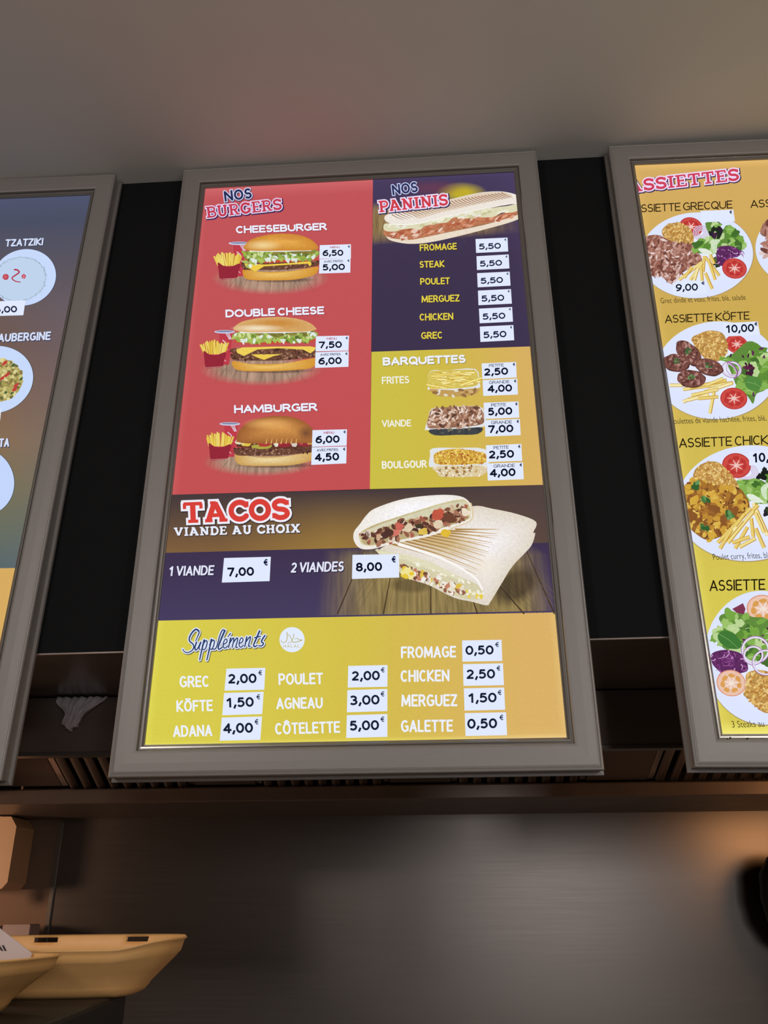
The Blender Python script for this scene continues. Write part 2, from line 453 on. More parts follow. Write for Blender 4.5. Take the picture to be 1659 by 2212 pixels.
# ---- slab capitals drawn from strokes (T stem, Q slab thickness); x,y with y up, unit height
def arc(cx, cy, rx, ry, a0, a1, n=10):
    return [(cx + rx * math.cos(math.radians(a0 + (a1 - a0) * k / n)), cy + ry * math.sin(math.radians(a0 + (a1 - a0) * k / n))) for k in range(n + 1)]
SLAB = {
 'A': (.98, [(1, [(.17, .05), (.44, .95)]), (1, [(.46, .95), (.80, .05)]), (.7, [(.28, .32), (.70, .32)]), (.6, [(.03, .06), (.34, .06)]), (.6, [(.62, .06), (.96, .06)]), (.6, [(.26, .94), (.5, .94)])]),
 'B': (.84, [(1, [(.22, .03), (.22, .97)]), (.6, [(.03, .94), (.3, .94)]), (.6, [(.03, .06), (.3, .06)]), (.75, [(.22, .93)] + arc(.5, .73, .22, .2, 90, -90) + [(.22, .53)]), (.75, [(.22, .52)] + arc(.53, .29, .24, .22, 90, -90) + [(.22, .07)])]),
 'C': (.82, [(1, arc(.46, .5, .35, .42, 40, 320, 18)), (.7, [(.76, .68), (.76, .95)])]),
 'D': (.88, [(1, [(.22, .03), (.22, .97)]), (.6, [(.03, .94), (.3, .94)]), (.6, [(.03, .06), (.3, .06)]), (.9, [(.22, .93)] + arc(.44, .5, .34, .43, 90, -90, 14) + [(.22, .07)])]),
 'E': (.78, [(1, [(.22, .03), (.22, .97)]), (.6, [(.03, .94), (.70, .94)]), (.6, [(.03, .06), (.74, .06)]), (.6, [(.22, .51), (.55, .51)]), (.6, [(.67, .94), (.67, .74)]), (.6, [(.71, .06), (.71, .28)]), (.5, [(.54, .41), (.54, .62)])]),
 'G': (.90, [(1, arc(.46, .5, .35, .42, 45, 335, 18)), (.7, [(.77, .70), (.77, .95)]), (.8, [(.76, .10), (.76, .42)]), (.6, [(.55, .44), (.88, .44)])]),
 'H': (.98, [(1, [(.24, .05), (.24, .95)]), (1, [(.74, .05), (.74, .95)]), (.7, [(.24, .5), (.74, .5)])] + [(.6, [(x - .18, y), (x + .18, y)]) for x in (.24, .74) for y in (.06, .94)]),
 'I': (.46, [(1, [(.23, .05), (.23, .95)]), (.6, [(.03, .06), (.43, .06)]), (.6, [(.03, .94), (.43, .94)])]),
 'N': (1.0, [(.85, [(.24, .05), (.24, .95)]), (.85, [(.78, .05), (.78, .95)]), (1, [(.24, .93), (.76, .07)]), (.6, [(.05, .06), (.43, .06)]), (.6, [(.05, .94), (.3, .94)]), (.6, [(.6, .94), (.96, .94)])]),
 'O': (.90, [(1, arc(.45, .5, .35, .42, 0, 360, 24))]),
 'P': (.82, [(1, [(.24, .05), (.24, .95)]), (.6, [(.04, .94), (.3, .94)]), (.6, [(.04, .06), (.46, .06)]), (.75, [(.24, .93)] + arc(.5, .69, .24, .24, 90, -90, 12) + [(.24, .45)])]),
 'R': (.92, [(1, [(.22, .05), (.22, .95)]), (.6, [(.03, .94), (.3, .94)]), (.6, [(.03, .06), (.4, .06)]), (.75, [(.22, .93)] + arc(.5, .71, .22, .22, 90, -90, 12) + [(.22, .49)]), (.9, [(.48, .48), (.70, .08)]), (.6, [(.62, .06), (.9, .06)])]),
 'S': (.76, [(.95, arc(.38, .71, .26, .21, 30, 250, 12) + arc(.38, .29, .27, .21, 75, -150, 14)), (.6, [(.66, .70), (.66, .94)]), (.6, [(.09, .06), (.09, .32)])]),
 'T': (.86, [(1, [(.43, .05), (.43, .95)]), (.65, [(.05, .93), (.81, .93)]), (.6, [(.22, .06), (.64, .06)]), (.6, [(.09, .94), (.09, .68)]), (.6, [(.77, .94), (.77, .68)])]),
 'U': (.96, [(1, [(.24, .95)] + arc(.48, .34, .24, .26, 180, 360, 12) + [(.72, .95)]), (.6, [(.06, .94), (.42, .94)]), (.6, [(.55, .94), (.91, .94)])]),
 'V': (.98, [(1, [(.18, .95), (.49, .06)]), (.9, [(.49, .06), (.80, .95)]), (.6, [(.02, .94), (.38, .94)]), (.6, [(.62, .94), (.96, .94)])]),
 'X': (.98, [(1, [(.2, .95), (.78, .05)]), (.9, [(.78, .95), (.2, .05)]), (.6, [(.03, .94), (.4, .94)]), (.6, [(.6, .94), (.95, .94)]), (.6, [(.03, .06), (.4, .06)]), (.6, [(.6, .06), (.95, .06)])]),
 ' ': (.40, []),
}
def slab(art, body, p0, p1, h, col, stem=0.19, outl=(), gap=0.04):
    tot = sum(SLAB[c][0] + gap for c in body) - gap
    ux, uy = (p1[0] - p0[0]), (p1[1] - p0[1]); W = math.hypot(ux, uy); ux /= W; uy /= W
    nx, ny = uy, -ux
    sx = W / tot
    for (extra, c_, dx, dy) in list(outl) + [(0, col, 0, 0)]:
        art.n += 1; x = 0
        for ch in body:
            wd, st = SLAB[ch]
            for (t, pts) in st:
                P = [(p0[0] + ux * (x + a) * sx + nx * b * h + dx, p0[1] + uy * (x + a) * sx + ny * b * h + dy) for a, b in pts]
                wpx = t * stem * h + 2 * extra
                if len(P) == 2:      # straight stroke, square ends grown by the outline
                    a, b = P; L = math.hypot(b[0] - a[0], b[1] - a[1]); e = extra / L
                    a2 = (a[0] - (b[0] - a[0]) * e, a[1] - (b[1] - a[1]) * e); b2 = (b[0] + (b[0] - a[0]) * e, b[1] + (b[1] - a[1]) * e)
                    art.stroke([a2, b2], wpx, c_, cap=False, level=art.n)
                else: art.stroke(P, wpx, c_, level=art.n)
            x += wd + gap

# ---- plain capitals and figures drawn from strokes; X,Y in 0..1 of the glyph box, Y up
SANS = {
 'A': (.66, [[(0, 0), (.5, 1), (1, 0)], [(.19, .30), (.81, .30)]]),
 'B': (.58, [[(0, 0), (0, 1)], [(0, 1)] + arc(.55, .765, .38, .235, 90, -90) + [(0, .53)], [(0, .53)] + arc(.58, .265, .42, .265, 90, -90) + [(0, 0)]]),
 'C': (.60, [arc(.55, .5, .55, .5, 48, 312, 16)]),
 'D': (.66, [[(0, 0), (0, 1)], [(0, 1)] + arc(.42, .5, .58, .5, 90, -90, 14) + [(0, 0)]]),
 'E': (.50, [[(1, 1), (0, 1), (0, 0), (1, 0)], [(0, .52), (.86, .52)]]),
 'F': (.48, [[(1, 1), (0, 1), (0, 0)], [(0, .50), (.86, .50)]]),
 'G': (.66, [arc(.53, .5, .53, .5, 48, 300, 16) + [(1, .12), (1, .47), (.60, .47)]]),
 'H': (.64, [[(0, 0), (0, 1)], [(1, 0), (1, 1)], [(0, .52), (1, .52)]]),
 'I': (0.0, [[(0, 0), (0, 1)]]),
 'K': (.60, [[(0, 0), (0, 1)], [(.95, 1), (.08, .48), (1, 0)]]),
 'L': (.46, [[(0, 1), (0, 0), (1, 0)]]),
 'M': (.84, [[(0, 0), (.06, 1), (.5, .12), (.94, 1), (1, 0)]]),
 'N': (.66, [[(0, 0), (0, 1), (1, 0), (1, 1)]]),
 'O': (.72, [arc(.5, .5, .5, .5, 0, 360, 24)]),
 'P': (.56, [[(0, 0), (0, 1)], [(0, 1)] + arc(.55, .72, .45, .28, 90, -90) + [(0, .44)]]),
 'Q': (.72, [arc(.5, .5, .5, .5, 0, 360, 24), [(.55, .22), (1.0, -.10)]]),
 'R': (.60, [[(0, 0), (0, 1)], [(0, 1)] + arc(.50, .735, .42, .265, 90, -90) + [(0, .47)], [(.48, .47), (1, 0)]]),
 'S': (.52, [arc(.5, .745, .46, .255, 35, 250, 10) + arc(.48, .265, .50, .265, 75, -150, 12)]),
 'T': (.56, [[(0, 1), (1, 1)], [(.5, 1), (.5, 0)]]),
 'U': (.64, [[(0, 1), (0, .38)] + arc(.5, .38, .5, .38, 180, 360, 12) + [(1, .38), (1, 1)]]),
 'V': (.66, [[(0, 1), (.5, 0), (1, 1)]]),
 'Z': (.54, [[(0, 1), (1, 1), (0, 0), (1, 0)]]),
 '0': (.56, [arc(.5, .5, .5, .5, 0, 360, 22)]),
 '1': (.36, [[(0, .78), (.62, 1), (.62, 0)]]),
 '2': (.52, [arc(.46, .72, .46, .28, 160, -35, 10) + [(0, 0), (1, 0)]]),
 '3': (.52, [arc(.42, .755, .46, .245, 140, -90, 10), arc(.42, .265, .54, .265, 90, -140, 12)]),
 '4': (.58, [[(.74, 0), (.74, 1), (0, .27), (1, .27)]]),
 '5': (.52, [[(.92, 1), (.18, 1), (.10, .56)] + arc(.42, .33, .54, .33, 110, -140, 12)]),
 '6': (.56, [arc(.5, .31, .5, .31, 0, 360, 18), [(.03, .36), (.16, .72), (.50, .96), (.86, 1)]]),
 '7': (.52, [[(0, 1), (1, 1), (.34, 0)]]),
 '8': (.54, [arc(.5, .76, .42, .24, 0, 360, 18), arc(.5, .26, .5, .26, 0, 360, 18)]),
 '9': (.56, [arc(.5, .69, .5, .31, 0, 360, 18), [(.97, .64), (.84, .28), (.50, .04), (.14, 0)]]),
 ',': (.10, [[(.9, .10), (.1, -.16)]]),
 '\u20ac': (.62, [arc(.64, .5, .46, .5, 52, 308, 14), [(0, .60), (.80, .60)], [(0, .40), (.74, .40)]]),
 ' ': (.16, []),
}
SANS['\u00d6'] = (SANS['O'][0], SANS['O'][1] + [[(.24, 1.20), (.32, 1.20)], [(.68, 1.20), (.76, 1.20)]])
SANS['\u00d4'] = (SANS['O'][0], SANS['O'][1] + [[(.2, 1.14), (.5, 1.30), (.8, 1.14)]])
def sans(art, body, p0, p1, h, col, t=0.16, outl=None, shear=0.0, gap=0.10):
    """t: stroke weight as a share of the capital height; outl=[(extra px, colour, dx, dy),...]"""
    ux, uy = p1[0] - p0[0], p1[1] - p0[1]; W = math.hypot(ux, uy); ux /= W; uy /= W
    nx, ny = uy, -ux
    tp = t * h
    tot = sum(SANS[c][0] for c in body); fixed = tp * sum(1 for c in body if c != ' ') + gap * h * (len(body) - 1) * .62
    sc = (W - fixed - shear * h) / tot if tot else 0
    for (ex, c_, dx, dy) in list(outl or []) + [(0, col, 0, 0)]:
        art.n += 1; x = 0
        for ch in body:
            wd, st = SANS[ch]; w = wd * sc
            for pts in st:
                P = []
                for a, b in pts:
                    X = x + tp / 2 + a * w; Yv = tp / 2 + b * (h - tp); X += shear * Yv
                    P.append((p0[0] + ux * X + nx * Yv + dx, p0[1] + uy * X + ny * Yv + dy))
                N = len(P) - 1
                for i in range(N):
                    a, b = P[i], P[i + 1]; L = math.hypot(b[0] - a[0], b[1] - a[1]) or 1e-6
                    e0 = (tp / 2 + ex) / L if (i == 0) else 0; e1 = (tp / 2 + ex) / L if i == N - 1 else 0
                    if len(P) > 6: e0 *= .3; e1 *= .3
                    a2 = (a[0] - (b[0] - a[0]) * e0, a[1] - (b[1] - a[1]) * e0); b2 = (b[0] + (b[0] - a[0]) * e1, b[1] + (b[1] - a[1]) * e1)
                    art.stroke([a2, b2], tp + 2 * ex, c_, cap=False, level=art.n)
                    if i > 0: art.face(ell(a[0], a[1], (tp + 2 * ex) / 2, (tp + 2 * ex) / 2, 0, 10), c_, 'ink', art.n)
            x += w + (tp if ch != ' ' else 0) + gap * h * .62

# ================================================================== MENU BOARDS
BW = 0.66
PROF = [(-0.003, 0.0295), (-0.003, 0.0245), (0.0015, 0.0235), (0.0018, 0.0085), (0.0, 0.0075), (0.0, 0.0022), (0.0012, 0.0004), (0.0030, 0.0), (0.0042, 0.0011),
        (0.0052, 0.0006), (0.0075, 0.0), (0.018, -0.0003), (0.0315, 0.0), (0.0345, 0.0008), (0.0355, 0.0022), (0.0360, 0.0052),
        (0.0376, 0.0056), (0.0382, 0.0042), (0.0405, 0.0044), (0.0424, 0.0062), (0.0436, 0.0064), (0.0440, 0.0090), (0.0300, 0.0100), (0.0300, 0.0295)]
def make_board(x0, rot, label, piv=None):
    """x0: left edge; rot: tiny tilt in the board plane; origin at the middle of the lower edge"""
    root = empty('menu_board', (x0 + BW / 2, 0, BZ), (0, 0, 0))
    if piv is None: piv = (x0 + BW / 2)
    root.rotation_euler = (0, -rot, 0)
    c, s = math.cos(rot), math.sin(rot)
    dx, dz = x0 + BW / 2 - piv, -BH / 2
    root.location = (piv + c * dx - s * dz, 0, BZ + BH / 2 + s * dx + c * dz)
    tag(root, label, 'menu board', 'back-lit menu boards in grey snap frames')
    cor = [(-BW / 2, 0, 1, 1), (BW / 2, 0, -1, 1), (BW / 2, BH, -1, -1), (-BW / 2, BH, 1, -1)]
    n = len(PROF)
    for k in range(4):
        a, b = cor[k], cor[(k + 1) % 4]
        v = [(a[0] + a[2] * d, y, a[1] + a[3] * d) for d, y in PROF] + [(b[0] + b[2] * d, y, b[1] + b[3] * d) for d, y in PROF]
        f = [(i, n + i, n + (i + 1) % n, (i + 1) % n) for i in range(n)]
        o = mesh_obj('frame_rail', v, f, None, root, slots=['frame_grey', 'insert_grey'], fmat=[1 if 13 <= i <= 20 else 0 for i in range(n)])
    box('backing_box', (-BW / 2 + 0.012, BW / 2 - 0.012, 0.012, 0.0292, 0.012, BH - 0.012), 'black_panel', root)
    return root, Board(root)

WHITE = (236, 240, 255); TAGW = (226, 234, 255); NAVY = (22, 30, 62); INK = (16, 22, 40)
RED = (203, 80, 84); YEL = (216, 200, 78); ORA = (218, 176, 102); PUR = (72, 60, 92)

def price_tag(bd, quad, items, org, label, red=False):
    """white paper sticker (quad TL TR BR BL in crop pixels) with its lettering as a child; items: (text,s0,s1,t,h,colour,weight)"""
    ox, oy, sc = org
    lift = 0.0022
    y0 = YP - lift
    P = [bd.loc(ox + q[0] / sc, oy + q[1] / sc, y0) for q in quad]
    v = [(a, y0, b) for a, b in P] + [(a, y0 + 0.0003, b) for a, b in P]
    f = [(0, 1, 2, 3), (7, 6, 5, 4), (0, 4, 5, 1), (1, 5, 6, 2), (2, 6, 7, 3), (3, 7, 4, 0)]
    o = mesh_obj('price_tag', v, f, 'ink', bd.root, cols=[[srgb(TAGW)] * 4] * 6)
    o['label'] = label
    A = Art(bd, lift + 0.00012, ox, oy, sc)
    B = lambda s, t: tuple((quad[0][k] * (1 - s) + quad[1][k] * s) * (1 - t) + (quad[3][k] * (1 - s) + quad[2][k] * s) * t for k in (0, 1))
    hh = math.hypot(quad[3][0] - quad[0][0], quad[3][1] - quad[0][1])
    for (tx, s0, s1, t, h, col, wt) in items:
        sans(A, tx, B(s0, t), B(s1, t), h * hh, col, 0.152 + wt * 2.2)
    if items: A.build('lettering', o)
    return o
def lettering(bd, par, body, org, p0, p1, h, col, off=0.012, outl=None, shear=0.0, label=None):
    A = Art(bd, 0.0016, *org)
    if all(c in SANS for c in body):
        d = h * .07
        sans(A, body, p0, p1, h, col, 0.115 + off * 3.2, [(0.2 * d, o[1], d, d) for o in (outl or [])], shear)
    else: text(A, body, p0, p1, h, col, off, None, 0.0)
    return A.build('lettering', par, label or 'printed word ' + body)

# ------------------------------------------------------------------ centre board
bc_root, BC = make_board(0.0, -0.00356, 'large menu board with red burger panel hanging between two other menu boards')
def ext(q, l=0, t=0, r=0, b=0):
    return [(q[0][0] - l, q[0][1] - t), (q[1][0] + r, q[1][1] - t), (q[2][0] + r, q[2][1] + b), (q[3][0] - l, q[3][1] + b)]
A = Art(BC, 0.0)
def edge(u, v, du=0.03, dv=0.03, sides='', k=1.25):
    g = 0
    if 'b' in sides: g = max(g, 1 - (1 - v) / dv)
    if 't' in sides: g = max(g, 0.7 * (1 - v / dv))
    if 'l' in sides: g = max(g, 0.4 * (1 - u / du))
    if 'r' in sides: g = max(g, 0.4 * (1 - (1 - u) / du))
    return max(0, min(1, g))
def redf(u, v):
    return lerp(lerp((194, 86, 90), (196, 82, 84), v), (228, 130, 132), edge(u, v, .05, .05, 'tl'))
US = [0, .03, .06, .2, .4, .6, .8, .95, 1]; VS = [0, .03, .06, .25, .5, .75, .94, .97, 1]
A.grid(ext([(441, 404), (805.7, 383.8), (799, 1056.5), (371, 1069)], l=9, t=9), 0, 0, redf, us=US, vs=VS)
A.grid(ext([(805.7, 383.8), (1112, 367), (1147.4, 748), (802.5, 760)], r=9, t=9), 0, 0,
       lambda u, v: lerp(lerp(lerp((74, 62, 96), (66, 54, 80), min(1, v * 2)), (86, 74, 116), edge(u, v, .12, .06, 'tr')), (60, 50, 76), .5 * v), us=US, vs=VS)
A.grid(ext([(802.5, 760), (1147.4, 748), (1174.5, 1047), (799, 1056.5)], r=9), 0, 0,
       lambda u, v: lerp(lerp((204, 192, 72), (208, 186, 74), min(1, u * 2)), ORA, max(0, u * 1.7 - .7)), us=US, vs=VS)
def tacf(u, v):
    base = lerp((70, 58, 62), (128, 96, 62), min(1, v * 1.05))
    base = lerp(base, (158, 124, 62), max(0, 1 - abs(u - .46) * 3.2) * v)
    return lerp(base, (84, 68, 66), max(0, u * 2.4 - 1.5))
A.grid(ext([(371, 1069), (1174.5, 1047), (1186.5, 1172), (357, 1194.6)], l=9, r=9), 14, 6, tacf)
A.grid(ext([(357, 1194.6), (1186.5, 1172), (1201, 1322.6), (339.5, 1341)], l=9, r=9), 8, 4, lambda u, v: lerp((64, 52, 80), (72, 62, 96), v))
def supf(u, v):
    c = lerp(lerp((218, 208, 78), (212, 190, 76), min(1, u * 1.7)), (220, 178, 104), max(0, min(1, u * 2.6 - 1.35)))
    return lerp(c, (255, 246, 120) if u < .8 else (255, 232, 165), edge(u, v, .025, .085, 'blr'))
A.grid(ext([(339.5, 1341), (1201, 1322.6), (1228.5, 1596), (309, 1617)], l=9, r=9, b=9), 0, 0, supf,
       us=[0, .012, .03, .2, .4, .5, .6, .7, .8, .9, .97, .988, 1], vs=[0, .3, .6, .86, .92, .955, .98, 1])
mp = A.build('menu_print', bc_root, 'back-lit printed film with red, purple, brown and yellow panels')

C1 = (380, 340, 3.77); C2 = (380, 660, 3.77); C3 = (780, 340, 3.77); C4 = (780, 740, 3.77)
C5 = (330, 1040, 3.687); C6 = (680, 1040, 3.072); C7 = (290, 1320, 3.858); C8 = (700, 1320, 2.676)
LB = (216, 222, 250)
# headings
A = Art(BC, 0.0016, *C1)
sans(A, 'NOS', (398, 360), (622, 333), 86, (40, 48, 86), 0.20, [(9, (60, 44, 84), 4, 5), (7, (214, 216, 246), 0, 0)], gap=.16)
A.build('lettering', mp, 'navy word NOS with white outline above BURGERS')
A = Art(BC, 0.0016, *C1)
slab(A, 'BURGERS', (250, 494), (868, 424), 90, (196, 62, 84), 0.21, [(12, (62, 40, 84), 6, 6), (8, (228, 214, 244), 0, 0)])
A.build('lettering', mp, 'red slab word BURGERS with white outline')
A = Art(BC, 0.0016, *C3)
sans(A, 'NOS', (258, 308), (466, 281), 84, (44, 46, 86), 0.18, [(7, (196, 208, 244), 0, 0)], gap=.16)
A.build('lettering', mp, 'navy word NOS with pale outline above PANINIS')
A = Art(BC, 0.0019, *C3)
slab(A, 'PANINIS', (146, 448), (712, 388), 92, (208, 62, 76), 0.21, [(14, (50, 44, 84), 6, 5), (10, (236, 222, 246), 0, 0)])
A.build('lettering', mp, 'red slab word PANINIS with white outline')
A = Art(BC, 0.0016, *C5)
slab(A, 'TACOS', (240, 330), (1095, 298), 160, (216, 66, 58), 0.27, [(20, (58, 44, 44), 5, 6), (17, (238, 236, 246), 0, 0)], gap=0.03)
A.build('lettering', mp, 'large red slab word TACOS with white outline')
A = Art(BC, 0.0016, *C5)
slab(A, 'VIANDE AU CHOIX', (168, 435), (1176, 405), 66, (232, 236, 250), 0.26, [(3, (70, 54, 44), 4, 4)], gap=0.05)
A.build('lettering', mp, 'white slab words VIANDE AU CHOIX')
# plain words
SH = lambda c, d=0.03, o=0.02: [(o, c, (d, -d))]
DK = (150, 52, 60)
for args in [
    ('CHEESEBURGER', C1, (490, 620), (1230, 592), 60, WHITE, .034, SH(DK, .035, .03)),
    ('DOUBLE CHEESE', C2, (405, 98), (1208, 70), 64, WHITE, .034, SH(DK, .035, .03)),
    ('HAMBURGER', C2, (475, 878), (1152, 858), 66, WHITE, .034, SH(DK, .035, .03)),
    ('BARQUETTES', C4, (178, 188), (853, 165), 67, WHITE, .036, SH((160, 140, 60), .03, .03)),
    ('FRITES', C4, (170, 338), (393, 330), 59, (240, 240, 232), .016, None),
    ('VIANDE', C4, (170, 688), (408, 682), 56, (240, 240, 232), .016, None),
    ('BOULGOUR', C4, (170, 1028), (535, 1018), 62, (240, 240, 232), .02, None),
    ('FROMAGE', C3, (478, 763), (780, 750), 55, (226, 206, 72), .022, SH((36, 26, 46), .04)),
    ('STEAK', C3, (477, 900), (680, 893), 55, (226, 206, 72), .022, SH((36, 26, 46), .04)),
    ('POULET', C3, (482, 1038), (723, 1032), 55, (226, 206, 72), .022, SH((36, 26, 46), .04)),
    ('MERGUEZ', C3, (493, 1183), (803, 1173), 57, (226, 206, 72), .022, SH((36, 26, 46), .04)),
    ('CHICKEN', C3, (477, 1330), (752, 1322), 57, (226, 206, 72), .022, SH((36, 26, 46), .04)),
    ('GREC', C3, (490, 1480), (664, 1475), 57, (226, 206, 72), .022, SH((36, 26, 46), .04)),
    ('GREC', C7, (378, 637), (625, 632), 95, WHITE, .016, None),
    ('KÖFTE', C7, (352, 840), (655, 833), 95, WHITE, .016, None),
    ('ADANA', C7, (325, 1050), (650, 1042), 96, WHITE, .016, None),
    ('POULET', C7, (1203, 615), (1573, 608), 95, WHITE, .016, None),
    ('AGNEAU', C7, (1185, 818), (1572, 810), 95, WHITE, .016, None),
    ('FROMAGE', C8, (445, 272), (763, 268), 67, WHITE, .016, None),
    ('CHICKEN', C8, (443, 410), (725, 406), 68, WHITE, .016, None),
    ('MERGUEZ', C8, (447, 552), (770, 550), 70, WHITE, .016, None),
    ('GALETTE', C8, (445, 700), (745, 697), 70, WHITE, .016, None),
]:
    lettering(BC, mp, args[0], args[1], args[2], args[3], args[4], args[5], args[6], args[7])
lettering(BC, mp, 'CÔTELETTE', (0, 0, 1), (594.6, 1587), (734.8, 1582.7), 25, WHITE, .016)
lettering(BC, mp, '1 VIANDE', C5, (128, 754), (494, 745), 78, (228, 230, 248), .018, SH((36, 30, 56), .03), 0.14)
lettering(BC, mp, '2 VIANDES', C5, (1098, 727), (1530, 715), 80, (228, 230, 248), .018, SH((36, 30, 56), .03), 0.14)

# price stickers
def tag2(quad, num, head, org, hc, s=(.10, .76), hs=(.33, .64), dsc=''):
    price_tag(BC, quad, [(num, s[0], s[1], .81, .45, INK, .034), (head, hs[0], hs[1], .25, .15, hc, .008), ('€', .905, .975, .25, .18, NAVY, .012)], org,
              'white price sticker reading %s %s' % (head, num))
RC = (176, 46, 62)
tag2([(1172, 715), (1425, 707), (1425, 822), (1168, 826)], '6,50', 'MENU', C1, RC)
tag2([(1170, 830), (1422, 822), (1420, 937), (1165, 945)], '5,00', 'AVEC FRITES', C1, NAVY, (.11, .83), (.15, .76))
tag2([(1140, 250), (1410, 245), (1405, 367), (1137, 372)], '7,50', 'MENU', C2, RC, (.1, .8))
tag2([(1137, 380), (1407, 372), (1405, 498), (1133, 507)], '6,00', 'AVEC FRITES', C2, NAVY, (.1, .8), (.15, .76))
tag2([(1112, 1015), (1393, 1008), (1390, 1140), (1108, 1150)], '6,00', 'MENU', C2, RC, (.1, .8))
tag2([(1107, 1155), (1390, 1147), (1387, 1285), (1102, 1297)], '4,50', 'AVEC FRITES', C2, NAVY, (.1, .8), (.15, .76))
for q, nm in zip([[(932, 665), (1192, 653), (1198, 765), (937, 777)], [(940, 805), (1202, 790), (1208, 903), (944, 916)], [(945, 943), (1210, 930), (1217, 1043), (950, 1057)],
                  [(952, 1085), (1220, 1072), (1228, 1190), (956, 1203)], [(960, 1232), (1230, 1218), (1237, 1337), (966, 1350)], [(967, 1378), (1240, 1365), (1247, 1488), (972, 1502)]],
                 ['FROMAGE', 'STEAK', 'POULET', 'MERGUEZ', 'CHICKEN', 'GREC']):
    price_tag(BC, q, [('5,50', .09, .78, .78, .43, NAVY, .028), ('€', .90, .965, .23, .17, NAVY, .012)], C3, 'white price sticker 5,50 in the paninis row ' + nm)
for q, nm, hd, s in [([(982, 170), (1262, 158), (1267, 283), (987, 297)], '2,50', 'PETITE', (.06, .76)), ([(990, 307), (1272, 293), (1277, 422), (995, 434)], '4,00', 'GRANDE', (.13, .84)),
                     ([(998, 490), (1282, 480), (1288, 610), (1003, 622)], '5,00', 'PETITE', (.11, .81)), ([(1007, 632), (1293, 622), (1300, 753), (1012, 765)], '7,00', 'GRANDE', (.09, .8)),
                     ([(1017, 837), (1305, 825), (1312, 962), (1022, 973)], '2,50', 'PETITE', (.07, .78)), ([(1025, 985), (1318, 975), (1325, 1112), (1032, 1123)], '4,00', 'GRANDE', (.06, .78))]:
    hs = (.21, .64) if hd == 'PETITE' else (.18, .77)
    price_tag(BC, q, [(nm, s[0], s[1], .80, .47, INK, .034), (hd, hs[0], hs[1], .26, .19, (30, 34, 56), .0), ('€', .905, .975, .25, .2, NAVY, .012)], C4,
              'white price sticker reading %s %s' % (hd, nm))
price_tag(BC, [(568, 610), (940, 600), (930, 793), (550, 805)], [('7,00', .11, .67, .76, .36, INK, .03), ('€', .86, .955, .36, .27, NAVY, .012)], C5, 'white price sticker 7,00 beside 1 VIANDE')
price_tag(BC, [(250, 487), (558, 482), (560, 637), (247, 647)], [('8,00', .08, .64, .70, .37, INK, .03), ('€', .845, .94, .36, .27, NAVY, .012)], C6, 'white price sticker 8,00 beside 2 VIANDES')
for q, nm, org, s, wd in [([(768, 480), (1092, 473), (1083, 655), (752, 662)], '2,00', C7, (.08, .80), 'GREC'), ([(748, 683), (1078, 673), (1066, 858), (733, 868)], '1,50', C7, (.10, .78), 'KÖFTE'),
                      ([(730, 888), (1065, 878), (1050, 1073), (712, 1080)], '4,00', C7, (.07, .81), 'ADANA'),
                      ([(140, 317), (367, 312), (366, 437), (137, 442)], '2,00', C8, (.10, .81), 'POULET'), ([(135, 457), (366, 450), (366, 578), (132, 585)], '3,00', C8, (.07, .81), 'AGNEAU'),
                      ([(132, 602), (366, 595), (366, 727), (128, 733)], '5,00', C8, (.08, .8), 'CÔTELETTE'),
                      ([(798, 170), (1026, 166), (1030, 288), (800, 292)], '0,50', C8, (.08, .79), 'FROMAGE'), ([(803, 307), (1034, 302), (1040, 428), (806, 432)], '2,50', C8, (.08, .79), 'CHICKEN'),
                      ([(808, 447), (1041, 442), (1047, 570), (812, 575)], '1,50', C8, (.11, .80), 'MERGUEZ'), ([(813, 590), (1052, 585), (1058, 717), (818, 722)], '0,50', C8, (.05, .77), 'GALETTE')]:
    t = .69 if nm != '1,50' else .66
    price_tag(BC, q, [(nm, s[0], s[1], t, .44, (24, 32, 54), .026), ('€', .835, .935, .34, .24, (30, 44, 76), .0)], org, 'white price sticker %s beside %s' % (nm, wd))

# script word and halal roundel
SC = (380, 1340, 5.53)
SUP = [(17, 9, [(272, 128), (240, 108), (195, 145), (162, 205), (165, 250), (200, 280), (214, 318), (190, 362), (140, 386), (100, 372), (82, 345)]),
       (13, 9, [(272, 122), (276, 152), (256, 200), (236, 246)]),
       (15, 11, [(246, 262), (226, 330), (240, 355), (266, 325), (294, 262)]), (14, 10, [(298, 262), (276, 330), (290, 350)]),
       (17, 12, [(338, 236), (310, 350), (284, 472)]), (13, 11, [(318, 300), (350, 248), (372, 252), (366, 305), (342, 350), (318, 344)]),
       (17, 12, [(424, 228), (398, 350), (370, 474)]), (13, 11, [(404, 292), (436, 240), (458, 246), (452, 300), (426, 346), (404, 340)]),
       (18, 12, [(584, 124), (540, 225), (506, 318), (518, 346), (556, 318)]), (12, 12, [(586, 122), (558, 116), (526, 180), (492, 300), (470, 340), (440, 344)]),
       (11, 11, [(562, 292), (602, 268), (612, 238), (592, 224), (570, 262), (566, 312), (586, 332), (618, 306)]), (12, 8, [(652, 158), (620, 198)]),
       (15, 12, [(654, 212), (628, 326)]), (12, 12, [(640, 276), (680, 214), (692, 230), (672, 322)]), (12, 12, [(684, 270), (724, 214), (738, 228), (716, 318), (736, 322)]),
       (11, 11, [(752, 280), (792, 258), (802, 226), (782, 210), (760, 250), (756, 300), (776, 322), (808, 296)]),
       (15, 12, [(846, 200), (822, 316)]), (12, 12, [(834, 262), (880, 200), (890, 214), (868, 304), (888, 308)]),
       (17, 12, [(1000, 128), (960, 220), (930, 292), (942, 316), (968, 298)]), (12, 12, [(940, 208), (1012, 190)]),
       (15, 12, [(1062, 182), (1022, 250), (1046, 276), (1026, 304), (986, 304)])]
A = Art(BC, 0.0016, *SC)
